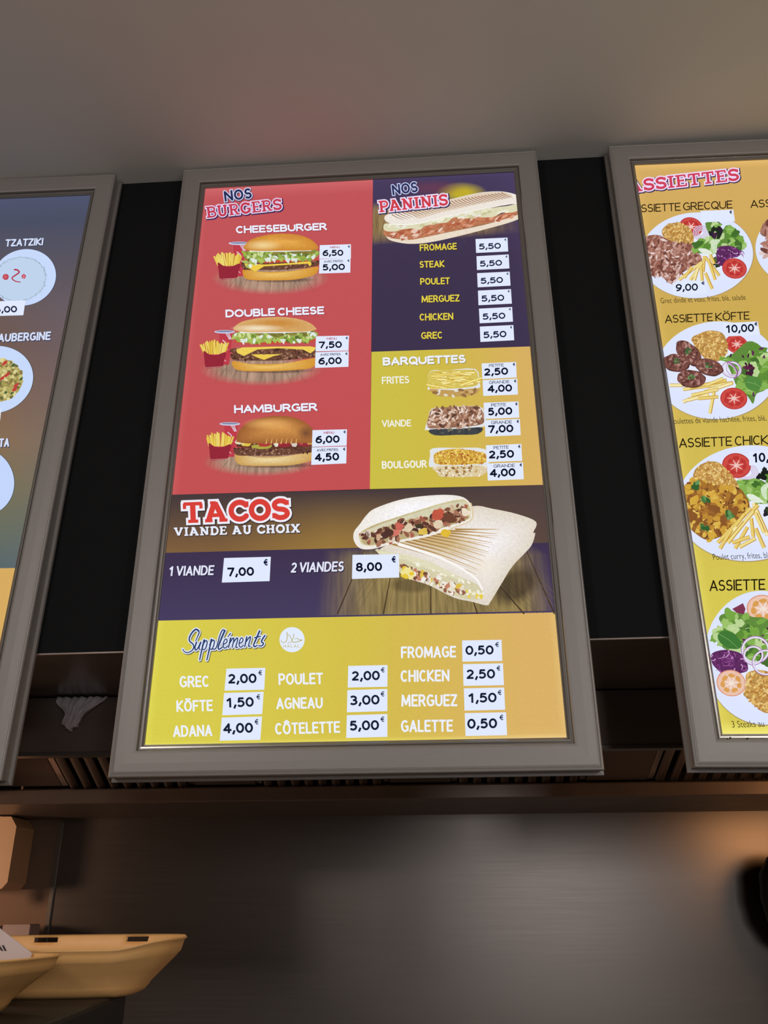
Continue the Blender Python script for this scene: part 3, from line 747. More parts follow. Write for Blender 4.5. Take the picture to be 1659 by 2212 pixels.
for ex, c, d in ((14, (96, 92, 60), (7, 9)), (13, (222, 230, 250), (0, 0)), (0, (40, 60, 106), (0, 0))):
    A.n += 1
    for w1, w2, pts in SUP:
        A.stroke([(x + d[0], y + d[1]) for x, y in pts], w1 * 1.22 + 2 * ex, c, w2 * 1.15 + 2 * ex, k=5 if len(pts) > 2 else 0, level=A.n)
A.build('lettering', mp, 'dark blue script word Suppléments with white outline')
A = Art(BC, 0.0016, *SC)
A.ellipse(1387, 231, 150, 150, (228, 236, 255), n=48)
G = (188, 176, 96)
for pts, w1 in [([(1326, 145), (1330, 200), (1318, 248), (1288, 266), (1262, 258), (1260, 232)], 10), ([(1342, 172), (1362, 190), (1380, 225), (1396, 262)], 9), ([(1410, 165), (1400, 215), (1376, 256), (1336, 272)], 9),
                ([(1396, 262), (1440, 258), (1508, 236), (1476, 232), (1444, 214), (1424, 226)], 10)]:
    A.stroke(pts, w1, G, 6, k=5)
sans(A, 'HALAL', (1283, 326), (1478, 324), 36, (196, 184, 110), .15, gap=.5)
A.build('halal_emblem', mp, 'round white halal emblem with gold writing')

# ---- food pictures
def wood_patch(A, cx, cy, rx, ry, lines=7, col=(176, 144, 124)):
    A.glow(cx, cy, rx, ry, col, 'ink_wood_fade', core=.62)
    for k in range(lines):
        u = (k - (lines - 1) / 2) / lines * 1.7
        x0, x1 = cx + u * rx * .78, cx + u * rx * 1.02
        A.stroke([(x0, cy - ry * .1), ((x0 + x1) / 2, cy + ry * .35), (x1, cy + ry * .80)], 4, (112, 84, 72), 1.5, cap=False)
def fry(A, x0, y0, x1, y1, w, c=(236, 206, 92)):
    A.stroke([(x0, y0), (x1, y1)], w, (196, 150, 56), cap=False)
    A.stroke([(x0 - w * .12, y0), (x1 - w * .12, y1)], w * .68, c, cap=False)
def fries_carton(A, x, y, s=1.0):
    """x,y: top middle of the red carton"""
    # soft drink cup behind
    A.poly([(x + 40 * s, y - 150 * s), (x + 150 * s, y - 140 * s), (x + 120 * s, y + 110 * s), (x + 50 * s, y + 112 * s)], (192, 62, 76), 'ink_soft')
    A.ellipse(x + 85 * s, y - 158 * s, 84 * s, 14 * s, (204, 208, 232)); A.ellipse(x + 85 * s, y - 161 * s, 70 * s, 8 * s, (136, 142, 172))
    for d in (0, 14, 28): A.stroke([(x + (92 + d) * s, y - 150 * s), (x + (124 + d * .5) * s, y - 96 * s)], 5 * s, (226, 222, 236), cap=False)
    A.stroke([(x + 70 * s, y - 88 * s), (x + 100 * s, y - 60 * s), (x + 84 * s, y - 40 * s), (x + 110 * s, y - 12 * s)], 9 * s, (226, 200, 210), 5 * s, k=4)
    A.stroke([(x + 92 * s, y + 30 * s), (x + 80 * s, y + 66 * s), (x + 96 * s, y + 82 * s)], 7 * s, (228, 208, 216), 4 * s, k=4)
    for k in range(20):
        t = (k * 7 % 20) / 19.0; xx = x + (-80 + 160 * t) * s
        fry(A, xx + R.uniform(-6, 6) * s, y + 26 * s, xx + (t - .5) * 60 * s + R.uniform(-10, 10) * s, y - (100 - 60 * abs(t - .5) - R.uniform(0, 26)) * s, 15 * s, R.choice([(238, 212, 96), (228, 194, 76), (240, 220, 120)]))
    A.smooth([(x - 86 * s, y - 2 * s), (x - 40 * s, y + 26 * s), (x + 20 * s, y + 32 * s), (x + 84 * s, y + 8 * s), (x + 98 * s, y + 22 * s), (x + 80 * s, y + 80 * s), (x + 66 * s, y + 126 * s), (x - 10 * s, y + 134 * s), (x - 68 * s, y + 136 * s), (x - 80 * s, y + 60 * s)], (150, 42, 58), 'ink_soft', 3)
    A.stroke([(x - 68 * s, y + 134 * s), (x, y + 130 * s), (x + 66 * s, y + 126 * s)], 3 * s, (214, 150, 150))
def burger(A, x0, x1, y0, y1, kind):
    W, H = x1 - x0, y1 - y0
    X = lambda u: x0 + u * W
    Y = lambda v: y0 + v * H
    p = lambda *q: [(X(a), Y(b)) for a, b in q]
    ham = kind == 'ham'
    bt = {'cheese': (.35, .74), 'double': (.26, .79), 'ham': (.53, .74)}[kind]     # end of top bun, start of bottom bun
    a, b = bt
    # bottom bun
    A.fan(p((.01, b + .02), (.2, b + .07), (.5, b + .07), (.8, b + .03), (.985, b - .04), (.99, b + .06), (.93, b + .15), (.7, .98), (.4, 1.0), (.12, .99), (.02, .93)), (X(.4), Y(b + .13)), (240, 200, 110) if not ham else (242, 222, 168), (214, 150, 54) if not ham else (206, 160, 84))
    # patties
    def patty(v, th, sl=-.06):
        P = catmull(p((-.01, v), (.2, v - .01), (.5, v + sl * .4), (.8, v + sl * .7), (1.0, v + sl), (1.0, v + th * .8 + sl), (.8, v + th + sl * .5), (.5, v + th * 1.1), (.2, v + th * 1.1), (.02, v + th)), 4, True)
        A.poly(P, (112, 74, 58), 'ink_meat'); A.scatter(P, 70, W * .016, [(86, 52, 42), (138, 98, 78), (164, 122, 100), (70, 44, 38)], 1.6)
    if kind == 'double':
        patty(.68, .11, -.04); A.poly(p((.22, .68), (.40, .685), (.62, .67), (.48, .725), (.38, .79), (.29, .74)), (238, 206, 84), 'ink_soft')
        patty(.585, .09, -.02)
        A.poly(p((.05, .60), (.12, .56), (.5, .545), (.93, .54), (.99, .56), (.98, .61), (.93, .67), (.84, .60), (.55, .575), (.3, .60), (.14, .72), (.06, .66)), (240, 210, 92), 'ink_soft')
    elif kind == 'cheese':
        patty(b - .11, .13)
        A.poly(p((.02, .64), (.3, .66), (.6, .63), (.9, .585), (.91, .66), (.885, .70), (.86, .64), (.6, .665), (.28, .70), (.17, .81), (.10, .76), (.04, .70)), (240, 206, 76), 'ink_soft')
    else:
        patty(b - .09, .13)
    # filling
    if not ham:
        f0, f1 = a - .01, (.62 if kind == 'cheese' else .50)
        A.poly(p((.03, f1 - .03), (.3, f1 + .01), (.7, f1 - .02), (.98, f1 - .05), (.98, f1 - .13), (.5, f1 - .1), (.05, f1 - .12)), (202, 78, 60), 'ink_soft')
        Z = catmull(p((.0, f0 + .10), (.1, f0 + .02), (.4, f0 + .03), (.7, f0 + .0), (.99, f0 + .02), (1.0, f0 + .12), (.9, f1 - .06), (.7, f1 - .04), (.5, f1 - .06), (.3, f1 - .02), (.1, f1 - .04)), 4, True)
        A.poly(Z, (150, 172, 82), 'ink_soft')
        A.scatter(Z, 95, W * .034, [(176, 196, 96), (120, 146, 62), (206, 220, 150), (226, 234, 230), (96, 112, 52), (158, 178, 70)], 1.9, mat='ink_soft')
        A.scatter(p((.25, f0 + .02), (.9, f0 + .0), (.9, f0 + .09), (.25, f0 + .10)), 14, W * .05, [(122, 118, 56), (142, 134, 64)], 2.2, 0.0, 'ink_soft')
        for k in range(9):
            u = .12 + .095 * k; A.poly(p((u - .03, f1 - .09), (u + .04, f1 - .09), (u + .02, f1 - .01 + R.uniform(0, .04)), (u - .01, f1 - .04)), R.choice([(170, 194, 92), (222, 230, 222), (140, 168, 72)]), 'ink_soft')
        A.poly(p((.08, f0 - .01), (.5, f0 + .0), (.96, f0 - .02), (.9, f0 + .03), (.55, f0 + .05), (.1, f0 + .05)), (236, 238, 244))
        if kind == 'cheese': A.scatter(p((0, .6), (.18, .6), (.18, .7), (0, .7)), 8, W * .03, [(230, 236, 230), (170, 190, 100)], 1.5)
    else:
        A.poly(p((.01, .52), (.3, .55), (.7, .55), (.95, .5), (.97, .6), (.7, .65), (.3, .66), (.02, .62)), (98, 56, 44), 'ink_soft')
        for (u, v, rx, c) in [(.05, .52, .05, (226, 226, 196)), (.14, .56, .06, (226, 196, 76)), (.33, .615, .13, (176, 168, 72)), (.36, .56, .09, (176, 62, 58)), (.60, .575, .09, (152, 46, 56)), (.72, .57, .035, (214, 206, 196)), (.84, .565, .08, (146, 48, 60)), (.92, .53, .05, (196, 150, 74)), (.5, .565, .03, (232, 226, 206))]:
            A.blob(X(u), Y(v), W * rx, H * .05, c)
        A.scatter(p((.02, .50), (.96, .50), (.96, .56), (.02, .56)), 14, W * .02, [(236, 222, 178), (196, 92, 74)], 1.5)
    # top bun
    ec, cc = ((206, 138, 52), (238, 178, 84)) if kind == 'cheese' else (((218, 172, 110), (206, 146, 70)) if kind == 'double' else ((158, 96, 52), (222, 158, 84)))
    A.fan(p((.035, a - .01), (.03, a * .7), (.12, a * .34), (.30, a * .1), (.52, .0), (.74, .03 * a / .35), (.90, a * .36), (.985, a * .72), (.99, a - .02), (.85, a + .015), (.5, a + .02), (.2, a + .025)), (X(.56), Y(a * .42)), cc, ec)
    if kind == 'cheese':
        A.glow(X(.27), Y(a * .72), W * .26, H * a * .36, (246, 222, 160), a=.8, core=.1); A.glow(X(.62), Y(a * .27), W * .24, H * a * .24, (206, 132, 60), a=.7, core=.1)
    elif kind == 'double':
        A.glow(X(.3), Y(a * .8), W * .33, H * a * .3, (246, 232, 200), a=.9, core=.1); A.glow(X(.55), Y(a * .4), W * .34, H * a * .28, (204, 136, 60), a=.7, core=.1)
    else:
        A.glow(X(.4), Y(a * .3), W * .32, H * a * .24, (232, 176, 104), a=.8, core=.1); A.glow(X(.86), Y(a * .66), W * .12, H * a * .3, (104, 66, 50), a=.8, core=.1)
        for k in range(7):
            u = .38 + .06 * k; A.stroke([(X(u), Y(a + .02)), (X(u + .012), Y(a - .08))], W * .012, (240, 196, 120), W * .002)
for kind, org, bx, car, wd, ttl in [('cheese', C1, (545, 1160, 626, 1003), (428, 858), (770, 985, 480, 135), 'CHEESEBURGER'),
                               ('double', C2, (458, 1145, 98, 537), (312, 372), (690, 525, 500, 130), 'DOUBLE CHEESE'),
                               ('ham', C2, (482, 1152, 900, 1308), (354, 1122), (690, 1275, 470, 118), 'HAMBURGER')]:
    A = Art(BC, 0.0003, *org)
    wood_patch(A, *wd)
    fries_carton(A, *car)
    A.glow((bx[0] + bx[1]) / 2, bx[3] - 6, (bx[1] - bx[0]) * .52, 26, (70, 44, 40), a=.6)
    burger(A, *bx, kind)
    A.build('food_picture', mp, 'printed picture of a %s with fries and a drink under %s' % ({'cheese': 'cheeseburger', 'double': 'double cheeseburger', 'ham': 'plain hamburger'}[kind], ttl))

# panini
A = Art(BC, 0.0003, *C3)
A.n += 1
for i in range(12):
    for j in range(6):
        q = []
        cs = []
        for (a, b) in ((i, j), (i + 1, j), (i + 1, j + 1), (i, j + 1)):
            u, v = a / 12, b / 6
            x = 97 + (1275 - 97) * u + (35 * u - 5) * v; y = (368 - 40 * u) + (350 - 60 * u) * v
            q.append((x, y)); cs.append((152, 126, 84, max(0.0, min(1, 5 * v, 4 * (1 - v), 2.6 * (1 - u)))))
        A.face(q, cs, 'ink_wood_fade')
for x0, x1 in ((150, 100), (215, 140), (300, 200), (620, 640), (800, 850), (960, 1020)):
    A.stroke([(x0, 430 if x0 < 400 else 620), (x1, 690)], 5, (96, 76, 56), 2, cap=False)
A.glow(820, 290, 210, 90, (196, 176, 42), a=.95, core=.3); A.glow(600, 250, 260, 70, (120, 62, 78), a=.5, core=.3)
A.smooth([(205, 640), (260, 660), (420, 668), (700, 612), (1000, 550), (1200, 490), (1292, 440), (1293, 490), (1240, 520), (1100, 562), (800, 640), (560, 692), (400, 704), (290, 690), (225, 668)], (236, 222, 202), 'ink_soft', 4)
HM = catmull([(185, 600), (260, 575), (420, 570), (600, 540), (740, 490), (900, 480), (1080, 480), (1200, 440), (1285, 420), (1292, 455), (1200, 495), (1000, 545), (700, 610), (520, 650), (400, 672), (300, 665), (200, 640)], 4, True)
A.poly(HM, (196, 126, 92), 'ink_meat')
A.scatter(HM, 70, 26, [(206, 132, 98), (172, 92, 64), (222, 160, 130), (184, 104, 72), (232, 200, 182)], 2.6, -0.35, 'ink_soft')
A.smooth([(182, 570), (200, 540), (300, 545), (450, 545), (620, 500), (800, 455), (1000, 420), (1200, 395), (1280, 375), (1287, 425), (1230, 450), (1150, 450), (1080, 485), (980, 490), (930, 480), (860, 500), (760, 490), (700, 530), (620, 540), (520, 560), (480, 590), (420, 580), (330, 590), (280, 605), (200, 600)], (224, 220, 186), 'ink_soft', 4)
A.scatter([(230, 555), (1250, 390), (1250, 430), (480, 560), (240, 580)], 40, 22, [(240, 238, 212), (206, 200, 156), (236, 232, 222)], 2.2, -.2, 'ink_soft')
TB = catmull([(190, 500), (212, 468), (330, 436), (500, 398), (740, 340), (950, 292), (1100, 279), (1200, 288), (1276, 316), (1282, 372), (1150, 392), (900, 440), (640, 498), (420, 548), (300, 552), (215, 530)], 5, True)
A.poly(TB, (240, 232, 222), 'ink_soft')
A.smooth([(330, 440), (520, 396), (740, 342), (950, 296), (1100, 284), (1190, 292), (1225, 322), (1100, 352), (900, 395), (650, 452), (470, 500), (420, 470)], (226, 208, 188), 'ink_soft', 4)
for k in range(34):
    t = k / 33; x0 = 250 + 890 * t; y0 = 468 - 178 * t - 14 * math.sin(math.pi * t)
    A.stroke([(x0, y0), (x0 + 44 + 10 * math.sin(t * 9), y0 + 24), (x0 + 96, y0 + 44)], 7, (150, 104, 78), 2.5, cap=False)
A.stroke([(230, 545), (420, 548), (640, 498), (900, 440), (1150, 392), (1280, 374)], 8, (250, 246, 242), 5, k=3)
A.build('food_picture', mp, 'printed picture of a grilled panini with cheese and ham')

# tubs
def tub(A, top, front, fill, fillcol, graincols, n, size, frontcol, asp=2.0, rot=None, frontgrain=None):
    A.smooth(top, (226, 228, 232), 'ink', 3)
    A.smooth(front, frontcol, 'ink_soft', 3)
    if frontgrain: A.scatter(front, *frontgrain)
    A.poly(catmull(fill, 4, True), fillcol, 'ink_soft'); A.scatter(fill, n, size, graincols, asp, rot, 'ink')
A = Art(BC, 0.0003, *C4)
tub(A, [(560, 235), (700, 225), (930, 215), (962, 320), (955, 372), (760, 388), (560, 385), (545, 360)], [(560, 380), (760, 388), (955, 372), (920, 425), (760, 440), (640, 438), (600, 420)],
    [(555, 250), (620, 228), (800, 222), (930, 228), (955, 290), (940, 350), (800, 372), (640, 376), (545, 360)], (216, 196, 96), [(226, 210, 120), (206, 182, 80)], 20, 20, (196, 158, 92), frontgrain=(14, 22, [(226, 220, 206), (206, 176, 120), (150, 110, 70)]))
for k in range(38):
    x, y = R.uniform(560, 880), R.uniform(245, 352); L = R.uniform(60, 130); a = R.uniform(-.45, .35)
    fry(A, x, y, x + L * math.cos(a), min(372, y + L * math.sin(a) * .6), 19, R.choice([(240, 226, 132), (232, 212, 108), (246, 236, 160)]))
fry(A, 535, 345, 700, 375, 18, (244, 232, 140)); fry(A, 830, 345, 985, 290, 20, (244, 232, 140)); fry(A, 560, 375, 640, 372, 14)
A.build('food_picture', mp, 'printed picture of a tub of fries')
A = Art(BC, 0.0003, *C4)
tub(A, [(575, 540), (700, 528), (965, 520), (1000, 600), (1012, 680), (800, 702), (545, 712), (522, 702), (545, 620)], [(560, 708), (800, 702), (985, 690), (950, 745), (780, 752), (600, 755)],
    [(590, 540), (760, 526), (940, 522), (985, 560), (1002, 640), (960, 672), (800, 690), (620, 700), (542, 690), (548, 610)], (150, 106, 84), [(176, 132, 108), (126, 84, 66), (216, 190, 172), (98, 66, 54), (196, 156, 134), (156, 112, 88), (232, 214, 200)], 230, 22, (66, 70, 74), 2.4, None, (16, 16, [(52, 56, 60), (96, 92, 84), (120, 112, 96)], 2.5))
A.build('food_picture', mp, 'printed picture of a tub of sliced meat')
A = Art(BC, 0.0003, *C4)
tub(A, [(580, 862), (780, 858), (1010, 868), (1040, 990), (1000, 1012), (800, 1005), (590, 1015), (552, 1000), (562, 920)], [(585, 1012), (800, 1005), (1020, 1008), (990, 1080), (820, 1095), (650, 1092), (620, 1060)],
    [(605, 900), (680, 875), (780, 866), (900, 880), (1010, 905), (1025, 960), (980, 985), (800, 996), (620, 992), (592, 945)], (216, 176, 70), [(230, 196, 92), (196, 136, 56), (170, 96, 48), (240, 212, 120), (206, 160, 60)], 300, 11, (222, 204, 166), 1.9, None, (90, 12, [(238, 228, 206), (196, 160, 96), (150, 110, 60), (226, 206, 160)], 1.8))
A.build('food_picture', mp, 'printed picture of a tub of bulgur')

# tacos wrap on planks
A = Art(BC, 0.0003, *C6)
A.n += 1
for i in range(14):
    for j in range(6):
        q, cs = [], []
        for (a, b) in ((i, j), (i + 1, j), (i + 1, j + 1), (i, j + 1)):
            u, v = a / 14, b / 6
            x0, x1 = 60 - 60 * v, 1540 + 70 * v
            x = x0 + (x1 - x0) * u; y = (440 - 30 * u) + (452 - 5 * u) * v
            q.append((x, y)); cs.append((148, 128, 82, max(0.0, min(1, 8 * v, 4.2 * u, (7 if v > .4 else 5) * (1 - u)))))
        A.face(q, cs, 'ink_wood_fade')
for x0, x1 in ((330, 150), (500, 455), (770, 770), (1000, 1080), (1180, 1390), (1400, 1590)):
    A.stroke([(x0, 450 if x0 < 500 or x0 > 1300 else 640), (x1, 880)], 5, (70, 54, 40), 9, cap=False)
    for d in (40, 85, 130): A.stroke([(x0 + d * .7, 640), (x1 + d, 876)], 3, (112, 94, 60), 2, cap=False)
A.glow(1330, 690, 200, 130, (58, 46, 40), a=.75, rot=-.5)
A.glow(640, 690, 160, 60, (70, 54, 40), a=.5)
W2 = [(420, 470), (560, 380), (800, 250), (1040, 165), (1180, 182), (1340, 216), (1468, 268), (1450, 338), (1463, 346), (1440, 420), (1395, 475), (1310, 565), (1235, 685), (1165, 800), (1138, 822), (1040, 798), (920, 770), (760, 690), (620, 640), (560, 560)]
A.fan(W2, (1150, 420), (250, 246, 248), (226, 216, 200), 'ink_soft', 4)
A.glow(1130, 560, 130, 110, (242, 230, 206), a=.5, core=.2)
A.glow(820, 390, 330, 120, (206, 178, 116), a=.85, rot=.25, core=.3)
for k in range(11):
    t = k / 10
    a = (930 - 420 * t, 318 + 96 * t); b = (1225 - 150 * t, 318 + 300 * t)
    m1 = (a[0] + (b[0] - a[0]) * .5, a[1] + (b[1] - a[1]) * .42)
    A.stroke([a, m1, b], 15, (196, 162, 106), 2, k=4, cap=False); A.stroke([(a[0] + 6, a[1] + 2), m1], 6, (150, 108, 62), 2, cap=False)
    if k % 2: A.stroke([(m1[0] + 20, m1[1] + 22), (b[0] + 10, b[1] + 14)], 4, (196, 162, 112), 1, cap=False)
LOW = [(400, 455), (500, 470), (640, 500), (780, 540), (900, 610), (1000, 650), (1085, 690), (1118, 770), (1040, 785), (960, 770), (880, 735), (780, 690), (690, 650), (600, 640), (560, 600)]
A.smooth(LOW, (216, 208, 172), 'ink_soft', 3)
A.smooth([(430, 462), (620, 490), (760, 535), (880, 590), (980, 640), (960, 655), (840, 610), (720, 570), (600, 520), (450, 490)], (226, 222, 190), 'ink_soft', 3)
A.scatter([(570, 540), (700, 590), (860, 650), (960, 690), (1000, 750), (900, 740), (760, 680), (600, 630)], 90, 20, [(146, 96, 70), (232, 222, 206), (118, 76, 60), (196, 130, 104), (240, 236, 226), (222, 190, 78)], 1.6)
A.scatter([(580, 560), (650, 580), (650, 640), (580, 630)], 8, 26, [(232, 200, 60), (240, 226, 150)], 1.4); A.scatter([(1010, 720), (1110, 740), (1110, 775), (1010, 770)], 14, 15, [(232, 206, 76), (240, 236, 220)], 1.5)
A.scatter([(640, 520), (1060, 680), (1040, 700), (620, 540)], 14, 14, [(244, 242, 226), (236, 232, 206)], 2.0, .4)
A.stroke([(560, 420), (720, 470), (900, 540), (1060, 640), (1110, 720)], 22, (250, 246, 242), 12, k=4)
W1 = [(345, 225), (400, 182), (560, 126), (720, 100), (880, 92), (985, 108), (1040, 160), (1051, 215), (1030, 270), (900, 318), (740, 372), (520, 415), (390, 450), (305, 448), (262, 400), (260, 340), (300, 285)]
A.fan(W1, (640, 160), (252, 250, 254), (240, 234, 226), 'ink_soft', 4)
IN = [(296, 350), (340, 315), (420, 280), (540, 240), (700, 190), (850, 145), (985, 122), (1030, 175), (1034, 225), (1010, 258), (880, 300), (720, 356), (540, 398), (390, 428), (320, 422), (298, 390)]
A.smooth(IN, (212, 202, 156), 'ink_soft', 4); A.smooth([(x + (650 - x) * .03, y + (270 - y) * .06 + 3) for x, y in IN], (190, 172, 128), 'ink_soft', 4)
A.smooth([(320, 340), (430, 290), (560, 245), (700, 200), (850, 155), (980, 135), (1000, 160), (900, 195), (760, 235), (600, 260), (480, 300), (350, 345)], (216, 210, 180), 'ink_soft', 4)
ME = [(305, 350), (420, 325), (560, 265), (720, 245), (850, 190), (980, 155), (1025, 190), (1020, 245), (880, 292), (720, 348), (540, 392), (390, 420), (318, 405)]
A.scatter(ME, 210, 22, [(128, 82, 62), (96, 60, 50), (166, 116, 90), (206, 170, 140), (146, 98, 72), (226, 208, 190), (176, 92, 78), (80, 50, 44)], 1.7)
for (x, y, r, c) in [(560, 300, 34, (206, 104, 90)), (540, 345, 30, (214, 120, 104)), (820, 225, 46, (196, 90, 70)), (870, 345, 40, (228, 190, 60)), (720, 335, 30, (222, 190, 84)), (820, 290, 36, (226, 206, 176)), (1000, 210, 34, (236, 222, 200)), (480, 350, 40, (84, 54, 48)), (890, 245, 46, (110, 70, 54)), (620, 310, 36, (224, 206, 176)), (690, 300, 22, (70, 60, 44))]:
    A.blob(x, y, r, r * .7, c, R.uniform(-.6, .6), 10, .25)
A.stroke([(1035, 150), (1048, 215), (1028, 268), (900, 316)], 10, (222, 200, 160), 6, k=4)
A.build('food_picture', mp, 'printed picture of a cut grilled tacos wrap on wooden planks')
# dirt specks on the lower inner ledge
def specks(bd, pts_px, name='dirt_specks'):
    bm = bmesh.new()
    for (px, py) in pts_px:
        x, z = bd.loc(px, py, 0.0035); r = R.uniform(.0006, .0017)
        bmesh.ops.create_icosphere(bm, subdivisions=1, radius=r, matrix=Matrix.Translation((x, 0.0050, z)))
    me = bpy.data.meshes.new(name); bm.to_mesh(me); bm.free(); me.materials.append(MATS['dirt'])
    o = bpy.data.objects.new(name, me); COL.objects.link(o); o.parent = bd.root; o['kind'] = 'stuff'
    return o
specks(BC, [(x, 1628 - (x - 310) * .0205 + R.uniform(-4, 4)) for x in [335, 378, 481, 485, 510, 524, 610, 700, 705, 770, 780, 785, 790, 800, 812, 820, 905, 915, 920, 930, 985, 1000, 1010, 1060, 1130, 1150, 1200, 1215]])
# ------------------------------------------------------------------ right board
br_root, BR = make_board(0.78336, -0.01785, 'menu board of white plates on yellow with ASSIETTES heading', piv=0.78336)
A = Art(BR, 0.0)
YR = lambda u, v: lerp(lerp((214, 172, 100), (206, 172, 86), min(1, v * 3)) if v < .33 else lerp((206, 172, 86), (216, 202, 84), min(1, (v - .33) * 2)),
                       (255, 244, 130) if v > .5 else (244, 200, 120), edge(u, v, .02, .02, 'btl'))
# the film in true board size, measured in board coordinates
A = Art(BR, 0.0); A.n += 1
e = 0.040
us = [0, .012, .03, .3, .6, .97, .988, 1]; vs = [0, .01, .02, .1, .2, .33, .5, .7, .85, .96, .98, .992, 1]
def film_grid(A, fn, us, vs):
    X = lambda u: -BW / 2 + e + (BW - 2 * e) * u
    Zf = lambda v: BH - e - (BH - 2 * e) * v
    for i in range(len(us) - 1):
        for j in range(len(vs) - 1):
            q = [(us[i], vs[j]), (us[i + 1], vs[j]), (us[i + 1], vs[j + 1]), (us[i], vs[j + 1])]
            A.face([(X(u), Zf(v)) for u, v in q], [fn(u, v) for u, v in q], 'film', None, True)
film_grid(A, YR, us, vs)
rp = A.build('menu_print', br_root, 'back-lit yellow printed film of plated dishes')
E1 = (1300, 290, 4.621); E2 = (1360, 660, 5.548); E3 = (1400, 930, 6.405); E4 = (1440, 1220, 4.608)
BLK = (34, 26, 14)
A = Art(BR, 0.0016, *E1)
slab(A, 'ASSIETTES', (262, 582), (1378, 458), 118, (206, 64, 90), 0.22, [(17, (58, 44, 84), 6, 6), (12, (238, 218, 246), 0, 0)])
A.build('lettering', rp, 'red slab word ASSIETTES with white outline')
lettering(BR, rp, 'ASSIETTE GRECQUE', E1, (318, 784), (1305, 740), 80, BLK, .004)
lettering(BR, rp, 'ASSIETTE', E1, (1485, 737), (1985, 712), 80, BLK, .004)
lettering(BR, rp, 'Grec dinde et veau, frites, blé, salade', E1, (590, 1688), (1440, 1652), 52, (60, 46, 24), -.004)
lettering(BR, rp, 'ASSIETTE KÖFTE', E2, (425, 212), (1440, 168), 98, BLK, .004)
lettering(BR, rp, 'boulettes de viande hachéee, frites, blé,', E2, (500, 1420), (1645, 1378), 66, (48, 42, 40), -.004)
lettering(BR, rp, 'ASSIETTE CHICKEN', E3, (430, 240), (1880, 185), 132, BLK, .004)
lettering(BR, rp, 'Poulet curry, frites, blé, salade', E3, (905, 1790), (1960, 1752), 82, (52, 46, 44), -.004)
lettering(BR, rp, 'ASSIETTE', E4, (428, 263), (983, 250), 110, BLK, .004)
lettering(BR, rp, '3 Steaks au', E4, (655, 1620), (975, 1612), 64, (60, 52, 24), -.004)
PLW = (222, 230, 255)
def plate(A, cx, cy, rx, ry, rot=-.1):
    A.ellipse(cx + rx * .006, cy + ry * .008, rx * 1.01, ry * 1.01, (176, 152, 100), rot, 72); A.ellipse(cx, cy, rx, ry, PLW, rot, 72)
    A.glow(cx, cy, rx * .8, ry * .8, (230, 236, 255), rot=rot)
def tomato(A, cx, cy, r, rot=0, sq=.9, pale=False):
    c1, c2, c3 = ((186, 50, 52), (206, 78, 70), (238, 196, 190)) if not pale else ((222, 150, 120), (236, 196, 176), (244, 226, 214))
    A.ellipse(cx, cy, r, r * sq, c1, rot, 32); A.ellipse(cx, cy, r * .93, r * .93 * sq, c2, rot, 32, 'ink_soft')
    for k in range(7):
        a = rot + k * 2 * math.pi / 7
        A.blob(cx + r * .58 * math.cos(a), cy + r * .58 * sq * math.sin(a), r * .22, r * .15, (190, 56, 54) if not pale else (220, 160, 84), a + 1.57, 8, .2)
    for k in range(7):
        a = rot + (k + .5) * 2 * math.pi / 7
        A.stroke([(cx, cy), (cx + r * .5 * math.cos(a), cy + r * .5 * sq * math.sin(a))], r * .13, c3, r * .03)
    A.blob(cx, cy, r * .16, r * .13, c3)
def bulgur(A, reg, n, sz):
    A.poly(catmull(reg, 4, True), (206, 160, 88), 'ink_grain'); A.scatter(reg, n, sz, [(224, 186, 112), (196, 144, 70), (236, 206, 140), (176, 122, 60), (214, 170, 92)], 2.0)
def greens(A, reg, n, sz, purple=0):
    cols = [(120, 168, 70), (94, 142, 56), (158, 196, 110), (70, 112, 48), (188, 214, 150), (134, 180, 84)]
    A.poly(catmull(reg, 3, True), (98, 140, 62), 'ink_soft')
    xs = [p[0] for p in reg]; ys = [p[1] for p in reg]; k = 0
    while k < n:
        x, y = R.uniform(min(xs), max(xs)), R.uniform(min(ys), max(ys))
        if inside(x, y, reg):
            A.blob(x, y, sz * R.uniform(.5, 1.1), sz * R.uniform(.3, .7), R.choice(cols), R.uniform(0, 3.1), 12, .32); k += 1
            if k % 3 == 0: A.stroke([(x - sz * .4, y), (x, y - sz * .1), (x + sz * .4, y + sz * .15)], sz * .07, (206, 226, 176), sz * .02)
    if purple: A.scatter(reg, purple, sz * .3, [(70, 30, 62), (96, 44, 84)], 2.2)
def dark_leaf(A, cx, cy, r, cols=((44, 34, 50), (66, 40, 66), (36, 46, 36))):
    for k in range(9): A.blob(cx + R.uniform(-.6, .6) * r, cy + R.uniform(-.6, .6) * r, r * .5, r * .3, R.choice(cols), R.uniform(0, 3), 12, .35)
def cabbage(A, reg, n, sz):
    A.poly(catmull(reg, 3, True), (96, 46, 96), 'ink_soft'); 
    xs = [p[0] for p in reg]; ys = [p[1] for p in reg]
    for k in range(n):
        x, y = R.uniform(min(xs), max(xs)), R.uniform(min(ys), max(ys))
        if not inside(x, y, reg): continue
        a = R.uniform(0, 3.1); L = sz * R.uniform(.5, 1)
        A.stroke([(x, y), (x + L * .5 * math.cos(a), y + L * .5 * math.sin(a)), (x + L * math.cos(a + .5), y + L * math.sin(a + .5))], sz * .18, R.choice([(150, 84, 150), (122, 56, 122), (196, 150, 196), (84, 36, 84)]), sz * .06, k=3)
def onion(A, cx, cy, rx, ry, w, rot=0):
    A.ring(cx, cy, rx, ry, w, (152, 96, 158), rot); A.ring(cx, cy, rx - w * .25, ry - w * .25, w * .7, (228, 220, 240), rot)
def pfries(A, lst, w):
    for (x0, y0, x1, y1) in lst: fry(A, x0, y0, x1, y1, w, R.choice([(244, 232, 170), (238, 220, 140), (232, 206, 116)]))
